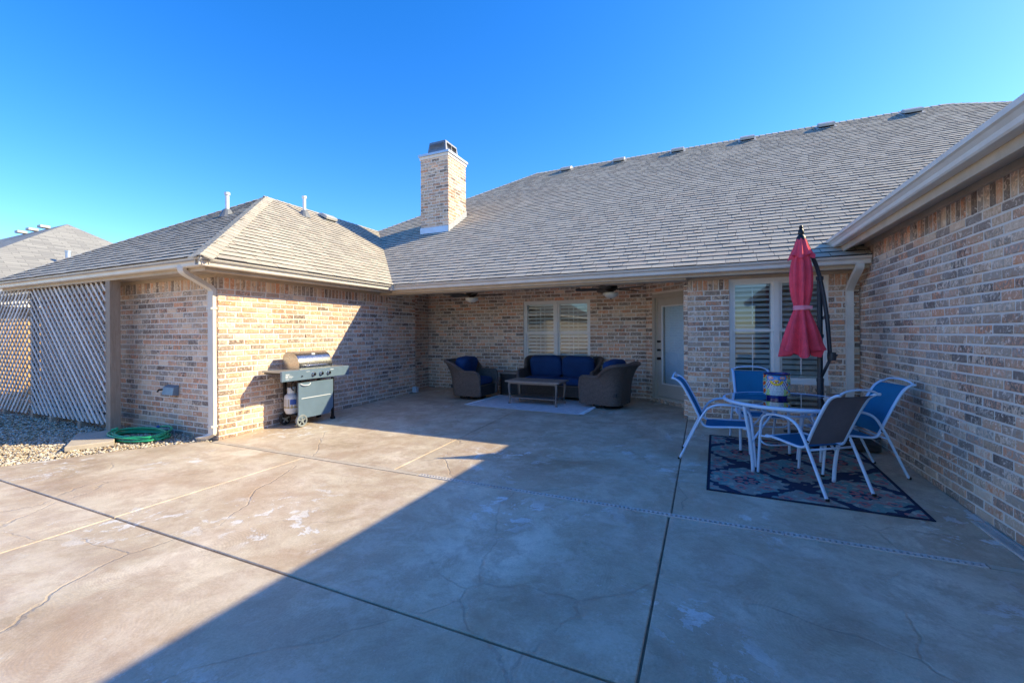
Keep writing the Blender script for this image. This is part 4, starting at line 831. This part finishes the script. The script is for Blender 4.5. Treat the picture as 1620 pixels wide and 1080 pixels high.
# ------------------------------------------------------------------ wicker seating
def barrel(name, W_, D_, hb, ha, label, cat, loc, rz, ncush=1, swivel=True, group=None):
    t = empty(name, loc, rz, label=label, cat=cat, group=group); cr = .20; flare = .16 if swivel else .10
    # plan path of the outer shell, local +Y is the front
    path = []
    for (x, y) in [(-W_ / 2 - .01, D_ / 2), (-W_ / 2, D_ * .25), (-W_ / 2, 0), (-W_ / 2, -D_ / 2 + cr)]: path.append((x, y))
    for k in range(1, 7): a = math.pi + k * math.pi / 12; path.append((-W_ / 2 + cr + cr * math.cos(a), -D_ / 2 + cr + cr * math.sin(a)))
    right = [(-x, y) for x, y in path][::-1]; path = path + right[1:] if abs(path[-1][0]) < 1e-6 else path + right
    P = [(p.x, p.y) for p in spline([(x, y, 0) for x, y in path], 5)]; n = len(P)
    sm = lambda u: u * u * (3 - 2 * u)
    def top(p):
        u = min(1, max(0, (.10 - p[1] / D_) / .52)); return ha + (hb - ha) * sm(u)
    def nrm(i):
        a, c = P[max(0, i - 1)], P[min(n - 1, i + 1)]; d = Vector((c[0] - a[0], c[1] - a[1], 0)).normalized(); return Vector((d.y, -d.x, 0)) * (1 if True else -1)
    sgn = 1 if nrm(n // 2).y < 0 else -1
    def ptf(i, z, off=0):
        N_ = nrm(i) * sgn; f = max(0, (z - .36) / (hb - .36)); fl = flare * f * f * (1.0 if P[i][1] < -.05 else .45); base_in = -.035 * (1 - min(1, z / .35)) 
        return Vector((P[i][0], P[i][1], z)) + N_ * (fl + off + base_in)
    b = MB(); rows = 10; vs = []; z0 = .075
    for i in range(n):
        tp = top(P[i]) - (.05 if i in (0, n - 1) else (.012 if i in (1, n - 2) else 0))
        for k in range(rows + 1): vs.append(ptf(i, z0 + (tp - z0) * k / rows))
    for i in range(n):
        tp = top(P[i]) - (.05 if i in (0, n - 1) else (.012 if i in (1, n - 2) else 0))
        for k in range(rows + 1): vs.append(ptf(i, z0 + (tp - z0) * k / rows, -.055))
    w_ = rows + 1; fs = []
    for i in range(n - 1):
        for k in range(rows):
            q = (i * w_ + k, (i + 1) * w_ + k, (i + 1) * w_ + k + 1, i * w_ + k + 1); fs.append(q); fs.append(tuple(v + n * w_ for v in q[::-1]))
    b.add(vs, fs); b.build('wicker_shell', 'wicker', t, smooth=True)
    b = MB(); rim = [ptf(0, z, -.025) + Vector((0, .004, 0)) for z in (.09, .2, .32, .44, ha - .07)]
    rim = [ptf(0, z, -.025) + Vector((0, .012, 0)) for z in (.09, .25, .42, ha - .10)] + [ptf(0, ha - .02, -.02) + Vector((0, -.015, 0))] + [ptf(i, top(P[i]) + .005, -.022) for i in range(2, n - 2, 2)] + [ptf(n - 1, ha - .02, -.02) + Vector((0, -.015, 0))] + [ptf(n - 1, z, -.025) + Vector((0, .012, 0)) for z in (ha - .10, .42, .25, .09)]
    b.tube(spline(rim, 3), .036, 9); b.build('rim', 'wicker', t, smooth=True)
    b = MB(); b.box(-W_ / 2 + .03, W_ / 2 - .03, D_ / 2 - .06, D_ / 2 - .01, .075, .31); b.box(-W_ / 2 + .03, W_ / 2 - .03, -D_ / 2 + .05, D_ / 2 - .06, .24, .30); b.build('apron', 'wickerdark', t)
    b = MB(); b.box(-W_ / 2 + .0, W_ / 2 - .0, D_ / 2 - .012, D_ / 2 - .004, .285, .31); b.build('seat_trim', 'wicker', t)
    iw = (W_ - .15) / ncush
    for k in range(ncush):
        cx = -W_ / 2 + .075 + iw * (k + .5)
        b = MB(); b.pillow((cx, .06, .375), (iw * .99, D_ * .80, .17), .28, nu=36, nv=18, wob=.05); b.build('seat_cushion', 'cushion', t, smooth=True)
        b = MB(); b.pillow((cx, -D_ / 2 + .20, .645), (iw * 1.02, .50, .27), .42, rx=R(76), nu=36, nv=20, wob=.10); b.build('back_cushion', 'cushion', t, smooth=True)
        # seat piping
    if swivel:
        b = MB(); rr_ = .27; b.tube([(rr_ * math.cos(a * .3142), rr_ * math.sin(a * .3142), .016) for a in range(20)], .014, 8, closed=True); b.box(-.03, .03, -.25, .25, .03, .05); b.box(-.25, .25, -.03, .03, .03, .05); b.tube([(0, 0, .03), (0, 0, .08)], .05, 12); b.build('swivel_base', 'black', t)
    else:
        for sx in (-1, 1):
            for sy in (-1, 1): b = MB(); b.cbox((sx * (W_ / 2 - .08), sy * (D_ / 2 - .08), .038), (.06, .06, .075)); b.build('leg', 'black', t)
    return t
barrel('wicker_armchair', .78, .74, .80, .575, 'wicker swivel armchair with navy cushions left of the coffee table, facing right', 'armchair', (-4.60, 8.10, 0), R(-90 - 2), group='wicker swivel armchairs')
barrel('wicker_armchair', .78, .74, .80, .575, 'wicker swivel armchair with navy cushions beside the door, facing left', 'armchair', (-1.67, 8.08, 0), R(90 - 13), group='wicker swivel armchairs')
barrel('wicker_loveseat', 1.60, .80, .84, .585, 'two-seat wicker sofa with navy cushions under the porch window', 'sofa', (-2.86, 8.80, 0), R(180), ncush=2, swivel=False)
st_ = empty('side_table', (-4.03, 8.98, 0), 0, label='dark boxy wicker side table between the left armchair and the sofa', cat='side table')
b = MB(); b.box(-.22, .22, -.20, .20, .02, .47); b.build('cabinet', 'wickerdark', st_); b = MB(); b.cbox((0, 0, .485), (.48, .44, .03)); b.build('tabletop', 'ctop', st_)
for sx in (-1, 1):
    for sy in (-1, 1): b = MB(); b.cbox((sx * .215, sy * .195, .235), (.03, .03, .47)); b.build('leg', 'black', st_)
ct = empty('coffee_table', (-3.02, 7.87, 0), R(-2), label='low brown metal coffee table with a shelf, standing on the pale rug', cat='coffee table')
b = MB(); b.cbox((0, 0, .452), (1.12, .60, .028)); b.build('tabletop', 'ctop', ct)
b = MB(); [b.box(*q, .405, .437) for q in ((-.50, .50, -.262, -.245), (-.50, .50, .245, .262), (-.508, -.49, -.25, .25), (.49, .508, -.25, .25))]; b.build('apron', 'ctable', ct)
b = MB(); b.cbox((0, 0, .13), (.96, .46, .014)); b.build('shelf', 'ctable', ct)
for sx in (-1, 1):
    for sy in (-1, 1):
        b = MB(); b.tube(spline([(sx * .485, sy * .235, .43), (sx * .495, sy * .240, .34), (sx * .485, sy * .232, .20), (sx * .475, sy * .225, .10), (sx * .49, sy * .235, .022)], 4), [.026, .027, .027, .026, .025, .024, .022, .020, .018, .017, .016, .015, .015, .015, .015, .016, .018][:17], 8)
        b.lathe([(.001, .0), (.022, .002), (.026, .012), (.016, .026)], (sx * .49, sy * .235, .004), 10); b.build('leg', 'ctable', ct, smooth='auto')
rg_ = empty('pale_rug', (-3.05, 7.83, .002), R(-3), label='small pale grey fringed rug under the coffee table', cat='rug')
b = MB(); b.grid(lambda u, v: (-1.13 + 2.26 * u, -.71 + 1.42 * v, .007 + .002 * math.sin(u * 19 + v * 7)), 40, 24); b.box(-1.13, 1.13, -.71, .71, 0, .004); b.build('weave', 'rugpale', rg_)
b = MB(); rr = random.Random(2)
for sx in (-1, 1):
    for k in range(70): y = -.70 + 1.4 * k / 69; a = rr.uniform(-.03, .03); b.tube([(sx * 1.125, y, .006), (sx * 1.165, y + a * .5, .009), (sx * 1.205, y + a, .004)], .0045, 4)
o = b.build('fringe', 'rugpale', rg_); o['kind'] = 'stuff'
# ceiling fans
def fan(loc, rz, label):
    t = empty('ceiling_fan', loc, rz, label=label, cat='ceiling fan', group='ceiling fans on the porch')
    b = MB(); b.lathe([(.001, .0), (.065, .0), (.06, -.045), (.018, -.06), (.018, -.10), (.06, -.105), (.115, -.13), (.125, -.19), (.09, -.225), (.05, -.24), (.05, -.262), (.001, -.262)], n=28); b.build('motor', 'bronze', t, smooth='auto')
    b = MB(); b.lathe([(.125, -.262), (.135, -.268), (.128, -.30), (.10, -.335), (.05, -.360), (.001, -.366)], n=28); b.build('lamp_bowl', 'cream', t, smooth=True)
    b = MB(); b.lathe([(.001, -.362), (.014, -.365), (.012, -.38), (.001, -.385)], n=12); b.build('finial', 'bronze', t, smooth=True)
    for k in range(5):
        a = k * 1.2566; Mx = Matrix.Rotation(a, 4, 'Z'); b = MB(); ol = [(.13, -.02), (.20, -.055), (.30, -.068), (.58, -.07), (.63, -.05), (.645, 0), (.63, .05), (.58, .07), (.30, .068), (.20, .055), (.13, .02)]
        vs = [Mx @ Vector((x, y, -.205 + y * .22 + dz)) for dz in (0, .008) for x, y in ol]; n = len(ol); b.add(vs, [tuple(range(n))[::-1], tuple(range(n, 2 * n))] + [(i, (i + 1) % n, n + (i + 1) % n, n + i) for i in range(n)]); b.build('blade', 'bronze', t)
    return t
fan((-4.47, 7.85, 2.40), R(20), 'bronze ceiling fan with cream bowl light, the left one, near the side wall')
fan((-1.56, 7.85, 2.385), R(50), 'bronze ceiling fan with cream bowl light, the right one, near the door')

# ------------------------------------------------------------------ dining set
GP = lambda x, y: gz(x, y)
def sling_chair():
    t = empty('sling_chair'); 
    for s in (-1, 1):
        x = s * .252
        b = MB(); b.tube(spline([(x, .345, 0), (x, .325, .22), (x, .30, .47), (x, .275, .575), (x, .20, .632), (x, .08, .645), (x, -.04, .635), (x, -.13, .585), (x, -.185, .50), (x, -.25, .37), (x, -.36, .12), (x, -.415, 0)], 4), .0155, 8, flat=.8); b.build('arm_frame', 'frame', t, smooth=True)
        for (yy) in (.345, -.415): b = MB(); b.tube([(x, yy, -.001), (x, yy, .02)], .017, 10); b.build('foot_cap', 'black', t)
        x = s * .212
        b = MB(); b.tube(spline([(x, .252, .395), (x, .26, .412), (x, .10, .402), (x, -.08, .385), (x, -.155, .392), (x, -.19, .43), (x, -.240, .54), (x, -.325, .71), (x, -.405, .845), (x, -.47, .895), (x, -.51, .903)], 4), .0165, 8, flat=.75); b.build('side_rail', 'frame', t, smooth=True)
        b = MB(); b.tube([(s * .214, -.205, .455), (s * .251, -.205, .455)], .011, 8); b.build('bolt', 'black', t)
        b = MB(); b.tube([(s * .214, .22, .40), (s * .251, .30, .40)], .009, 8); b.build('bolt', 'frame', t)
    prof = [Vector((0, y, z)) for y, z in ((-.185, .425), (-.240, .542), (-.325, .712), (-.403, .843), (-.462, .888))]; prof = spline(prof, 5)
    def back(u, v, o=0):
        i = v * (len(prof) - 1); k = min(int(i), len(prof) - 2); p = prof[k].lerp(prof[k + 1], i - k); bow = .022 * math.sin(math.pi * u); d = Vector((0, .93, .37))
        return (-.205 + .41 * u, p.y - d.y * (bow + o), p.z - d.z * (bow + o) * .2)
    b = MB(); b.grid(lambda u, v: back(u, v), 12, 20, 0); b.grid(lambda u, v: back(u, v, .004), 12, 20, 1, True); b.build('backrest', ['sling', 'slingback'], t, smooth=True)
    b = MB(); b.grid(lambda u, v: (-.205 + .41 * u, -.15 + .42 * v, .392 + .016 * v - .028 * math.sin(math.pi * u) * math.sin(math.pi * min(1, v * 1.1))), 12, 12, 0); b.grid(lambda u, v: (-.205 + .41 * u, -.15 + .42 * v, .388 + .016 * v - .028 * math.sin(math.pi * u) * math.sin(math.pi * min(1, v * 1.1))), 12, 12, 1, True); b.build('seat', ['sling', 'slingback'], t, smooth=True)
    b = MB(); b.tube(spline([(-.212, -.50, .900), (-.15, -.497, .928), (-.055, -.495, .942), (.055, -.495, .942), (.15, -.497, .928), (.212, -.50, .900)], 4), .0095, 8); b.build('top_bar', 'frame', t, smooth=True)
    b = MB(); b.tube([(-.252, -.235, .385), (.252, -.235, .385)], .0105, 8); b.build('crossbar', 'frame', t, smooth=True)
    b = MB(); b.tube(spline([(-.252, .31, .36), (-.2, .28, .31), (0, .26, .30), (.2, .28, .31), (.252, .31, .36)], 4), .009, 8); b.build('crossbar', 'frame', t, smooth=True)
    b = MB(); b.tube([(-.21, .26, .405), (.21, .26, .405)], .010, 8); b.build('seat_bar', 'frame', t, smooth=True)
    return t
proto = sling_chair()
chairs = [((.155, 5.42), (1, -.04), 'blue sling patio chair with pale metal frame nearest the brick pier, facing right'),
          ((.90, 4.90), (-.60, .80), 'blue sling patio chair seen from behind, its dark back toward the viewer'),
          ((1.33, 5.47), (-.966, -.26), 'blue sling patio chair close to the right brick wall, leaning outward'),
          ((.60, 6.10), (.10, -1), 'blue sling patio chair behind the glass table, in front of the window')]
for i, ((x, y), (fx, fy), lb) in enumerate(chairs):
    o = proto if i == 0 else copy_tree(proto); o.location = (x, y, GP(x, y) + .006); o.rotation_euler = (R(-.8), 0, math.atan2(-fx, fy)); tag(o, lb, 'chair', 'sling chairs round the glass table')
tx, ty = .80, 5.33; tb = empty('glass_table', (tx, ty, GP(tx, ty) + .008), label='round glass-topped patio table with pale metal rim and curved legs', cat='table')
b = MB(); b.lathe([(.575, .690), (.60, .680), (.617, .688), (.622, .702), (.615, .716), (.597, .720), (.590, .710), (.575, .706)], n=64); b.build('rim', 'frame', tb, smooth=True)
b = MB(); b.lathe([(.001, .7105), (.592, .7105), (.592, .7165), (.001, .7165)], n=64); b.build('glass_top', 'tglass', tb)
for k in range(4):
    a = R(222 + 90 * k); d = Vector((math.cos(a), math.sin(a), 0)); b = MB(); b.tube(spline([d * .585 + Vector((0, 0, .69)), d * .57 + Vector((0, 0, .60)), d * .525 + Vector((0, 0, .40)), d * .49 + Vector((0, 0, .20)), d * .475], 4), .0175, 8, flat=.75); b.build('leg', 'frame', tb, smooth=True)
    e = Vector((-d.y, d.x, 0)); b = MB(); b.tube(spline([d * .50 + Vector((0, 0, .30)), d * .36 + Vector((0, 0, .44)), d * .24 + e * .03 + Vector((0, 0, .60)), d * .34 + e * .12 + Vector((0, 0, .685))], 4), .011, 8); b.build('brace', 'frame', tb, smooth=True)
b = MB(); b.tube([(.24 * math.cos(a * .2618), .24 * math.sin(a * .2618), .58) for a in range(24)], .010, 8, closed=True); b.build('brace_ring', 'frame', tb, smooth=True)
# glazed planter: colours painted on the lathe, like the real glaze
def pot_col(a, z):   # a angle from the side that faces the viewer, z 0..1
    W = (.66, .66, .62); Bl = (.01, .03, .30); Y = (.80, .60, .02); Rd = (.62, .06, .03); Gn = (.05, .38, .10); Lb = (.02, .22, .55); Or = (.75, .25, .03); Pk = (.75, .30, .25); Lg = (.45, .62, .22)
    u = a / .85
    if z > .955: return (.02, .015, .02)
    per = (a + math.pi) % (math.pi / 1.0) if abs(a) > 1.5 else None
    if abs(u) < .92:
        if z > .70 and .08 < abs(u) < .92:
            du, dz_ = (abs(u) - .52) / .36, (z - .84) / .12
            if du * du + dz_ * dz_ < .45: return Pk if (du * du + dz_ * dz_ > .08 or z < .83) else (.8, .7, .6)
            if du * du + dz_ * dz_ < 1.6: return Lb
        if z > .74 and abs(u) <= .16: return Lb
        if (abs(u) / .16) + abs(z - .70) / .09 < 1: return Y if abs(u) + abs(z - .70) > .05 else Or
        if (abs(u) / .22) + abs(z - .69) / .12 < 1: return Rd
        q = (u / .62) ** 2 + ((z - .72) / .25) ** 2
        if z < .70 and .38 < q < 1.0: return Y if (int(a * 26) + int(z * 22)) % 5 else Or
        if z < .46 and abs(u) < .62 - .0 * z:
            m_ = abs(((a * 9 + z * 5) % 1) - .5) + abs(((a * 9 - z * 5) % 1) - .5)
            return W if m_ > .33 else (.02, .12, .30) if (int(a * 9 + z * 5) % 2) else (.05, .35, .35)
        m2 = math.sin(a * 34 + z * 30 * (1 if u > 0 else -1))
        if .3 < z < .72: return Bl if m2 > .1 else W
        return Lg if z < .3 else (W if m2 > 0 else Bl)
    k = math.sin(a * 7) + math.cos(z * 17 + a * 3)
    if k > 1.0: return Rd
    if k > .55: return Y
    if k > .25: return W
    if k > -.2: return Gn if math.sin(a * 3 + z * 6) > 0 else Lb
    if k > -.75: return W if math.sin(a * 40 + z * 40) > 0 else Bl
    return Lg if math.sin(z * 20) > 0 else Or
px_, py_ = .715, 5.45; pt = empty('painted_planter', (px_, py_, GP(tx, ty) + .726), label='glazed ceramic planter with colourful painted pattern, standing on the glass table', cat='planter')
fa = math.atan2(-py_, -px_) ; na, nz = 176, 76; b = MB(); cols = []
rp = lambda t: .115 + .014 * math.sin(math.pi * (.25 + .55 * t)) - (.006 if t > .9 else 0) * (t - .9) * 10
for i in range(na):
    for j in range(nz + 1):
        t = j / nz; a = 2 * math.pi * i / na; r_ = rp(t) + (.010 if t > .955 else 0); b.v.append((r_ * math.cos(a), r_ * math.sin(a), .035 + t * .225)); aa = (a - fa + math.pi) % (2 * math.pi) - math.pi; cols.append(pot_col(-aa, t))
for i in range(na):
    for j in range(nz): b.f.append((i * (nz + 1) + j, ((i + 1) % na) * (nz + 1) + j, ((i + 1) % na) * (nz + 1) + j + 1, i * (nz + 1) + j + 1)); b.m.append(0)
b.build('painted_body', 'potcol', pt, smooth=True, cols=cols)
b = MB(); b.lathe([(.001, .0), (.098, .0), (.100, .034), (.12, .036)], n=40); b.build('foot', 'cobalt', pt, smooth='auto')
b = MB(); b.lathe([(rp(1) + .010, .258), (rp(1) + .006, .268), (rp(1) - .010, .267), (rp(1) - .014, .25), (rp(0) - .02, .04), (.001, .04)], n=56); b.build('rim', 'cobalt', pt, smooth='auto')
# patterned rug
def rug_col(x, y):
    nv = (.016, .030, .075); j = .05 * math.sin(x * 41 + 3 * math.sin(y * 23)) + .05 * math.sin(y * 47 + 2 * math.sin(x * 31)); p, q = .92, .98
    f = math.cos(2 * math.pi * x / p) + math.cos(2 * math.pi * y / q); 
    if abs(f + j * 2.2) < .30: return nv
    cx = (x / p + .25) % 1; sgn = 1 if f > 0 else -1
    X = (x / p) % 1; Y_ = (y / q) % 1
    if f > 0: X = (X + .5) % 1; Y_ = (Y_ + .5) % 1
    dx, dy = (X - .5) * p, (Y_ - .5) * q; r_ = math.hypot(dx, dy * 1.0); th = math.atan2(dy, dx); h = mnoise.noise(Vector((x * 16, y * 16, 3))); g2 = mnoise.noise(Vector((x * 5, y * 5, 9)))
    bg = (.17, .29, .27) if g2 > .05 else (.29, .285, .25)
    if h > .28: bg = (.40, .40, .33)
    pet = .085 + .022 * math.cos(8 * th)
    if r_ < .03: return nv
    if r_ < pet: return (.55, .15, .14) if math.cos(8 * th) > -.1 else (.10, .20, .22)
    if r_ < .115 + .01 * math.cos(8 * th): return nv if h > -.05 else (.12, .2, .2)
    for k in range(6):
        a = k * math.pi / 3 + .3; d = math.hypot(dx - .225 * math.cos(a), dy - .225 * math.sin(a))
        if d < .020: return (.09, .15, .18)
        if d < .046 + .008 * math.cos(6 * math.atan2(dy - .225 * math.sin(a), dx - .225 * math.cos(a))): return (.52, .15, .15) if d > .030 or h > 0 else bg
    if h < -.33: return (.48, .19, .17)
    return bg
rw, rl = 1.60, 2.06; rt = empty('patterned_rug', (.835, 5.385, 0), R(-1.2), label='navy, teal and coral medallion rug under the dining set', cat='rug')
b = MB(); nu, nv_ = 250, 320; cols = []
for i in range(nu + 1):
    for j in range(nv_ + 1):
        x, y = -rw / 2 + rw * i / nu, -rl / 2 + rl * j / nv_; b.v.append((x, y, gz(0, 5.385 + y) + .0075 + .0012 * math.sin(x * 9 + y * 5) + .0012 * math.sin(y * 13))); e = min(rw / 2 - abs(x), rl / 2 - abs(y)); cols.append((.010, .018, .05) if e < .02 else rug_col(x, y + .15))
for i in range(nu):
    for j in range(nv_): b.f.append((i * (nv_ + 1) + j, (i + 1) * (nv_ + 1) + j, (i + 1) * (nv_ + 1) + j + 1, i * (nv_ + 1) + j + 1)); b.m.append(0)
b.build('weave', 'rugcol', rt, smooth=True, cols=cols)
b = MB(); hw, hl = rw / 2, rl / 2; b.tube([(x, y, gz(0, 5.385 + y) + .006) for x, y in [(-hw, -hl), (0, -hl), (hw, -hl), (hw, 0), (hw, hl), (0, hl), (-hw, hl), (-hw, 0)]], .008, 6, closed=True); b.build('binding', 'navy', rt)

# ------------------------------------------------------------------ cantilever umbrella, folded
ux, uy = 1.345, 6.60; um = empty('cantilever_umbrella', (ux, uy, GP(ux, uy)), label='folded red cantilever umbrella on a dark pole behind the glass table', cat='umbrella')
b = MB(); b.cbox((.10, -.08, .05), (.82, .56, .085)); b.build('base_weight', 'rubber', um)
b = MB(); b.box(-.40, .60, -.04, .03, .095, .12); b.box(-.035, .035, -.5, .42, .095, .12); b.build('cross_base', 'umb', um)
b = MB(); b.tube([(0, 0, .10), (0, 0, .78)], .038, 16); b.build('pole_sleeve', 'umb', um, smooth='auto')
b = MB(); b.tube([(0, 0, .78), (0, 0, 2.09)], .031, 16); b.build('pole', 'umb', um, smooth='auto')
for z in (.77, 1.33, 1.56, 2.07): b = MB(); b.tube([(0, 0, z), (0, 0, z + .045)], .042, 16); b.build('collar', 'umb', um, smooth='auto')
b = MB(); b.box(-.034, .034, -.040, -.036, .48, .56); b.build('sticker', 'sticker', um)
hub = Vector((1.095 - ux, 6.30 - uy, 2.60)); arm = [hub + Vector((.02, 0, -.02)), Vector((-.10, -.12, 2.36)), Vector((-.01, -.055, 2.10)), Vector((.055, -.075, 1.62)), Vector((.085, -.09, 1.12))]
b = MB(); b.tube(spline(arm, 6), .024, 10); ar = b.build('arm', 'umb', um, smooth=True)
for q in (Vector((-.01, -.06, 2.10)), Vector((.055, -.075, 1.62)), Vector((.085, -.09, 1.14))): b = MB(); b.tube([q, q + Vector((.004, -.002, -.05))], .031, 12); b.build('arm_joint', 'umb', ar, smooth='auto')
b = MB(); b.lathe([(.001, -.05), (.045, -.05), (.05, 0), (.045, .05), (.001, .05)], (.10, -.10, 1.10), 16); b.build('tilt_hub', 'umb', ar, smooth='auto')
b = MB(); b.tube([(.10, -.10, 1.10), (.01, -.03, .84)], .018, 8); b.tube([(.10, -.10, 1.10), (.15, -.14, 1.12)], .012, 8); b.build('crank_handle', 'umb', um, smooth=True)
b = MB(); b.lathe([(.001, .13), (.016, .125), (.024, .10), (.018, .085), (.030, .06), (.034, .03), (.028, .01), (.05, -.02), (.052, -.07), (.001, -.07)], hub, 16); b.build('finial', 'black', um, smooth='auto')
def fold(prof, nf, amp, ph=0, n=112, top=True):
    """prof: (z, radius, fold share)"""
    P = spline([(z, r_, f_) for z, r_, f_ in prof], 5); b = MB(); m_ = len(P)
    for i in range(n):
        a = 2 * math.pi * i / n
        for k, p in enumerate(P):
            s_ = math.sin(nf * a + ph + .5 * math.sin(a * 2 + p.x * 1.5)); s_ = math.copysign(abs(s_) ** .75, s_); r_ = p.y * .93 * (1 + p.z * amp * s_ + p.z * .09 * math.sin(3 * a + 1)); hem = 0
            if k > m_ - 8: hem = (k - m_ + 8) / 8 * .05 * math.sin(nf * .5 * a + 1.3) * p.z * (p.y / .2)
            b.v.append((hub.x + r_ * math.cos(a) * 1.0, hub.y + r_ * math.sin(a), p.x + hem))
    for i in range(n):
        for k in range(m_ - 1): b.f.append((i * m_ + k, ((i + 1) % n) * m_ + k, ((i + 1) % n) * m_ + k + 1, i * m_ + k + 1)); b.m.append(0)
    return b
fold([(2.38, .075, .35), (2.28, .096, .5), (2.14, .110, .6), (1.96, .108, .6), (1.83, .096, .5), (1.725, .078, .4), (1.675, .080, .45), (1.58, .103, .7), (1.45, .133, .9), (1.32, .158, 1), (1.22, .174, 1.1), (1.14, .186, 1.2)], 7, .40).build('canopy', 'red', um, smooth=True)
fold([(2.585, .042, .1), (2.54, .058, .3), (2.46, .080, .5), (2.38, .108, .8), (2.33, .126, 1.0)], 7, .26, 1.0).build('canopy_flap', 'red', um, smooth=True)
b = MB(); b.lathe([(.084, 1.675), (.090, 1.68), (.090, 1.728), (.084, 1.733)], (hub.x, hub.y, 0), 28); b.obox((hub.x + .03, hub.y - .097, 1.686), (.07, .015, 0), (0, .012, 0), (0, 0, .04)); b.build('tie_band', 'tie', um, smooth='auto')
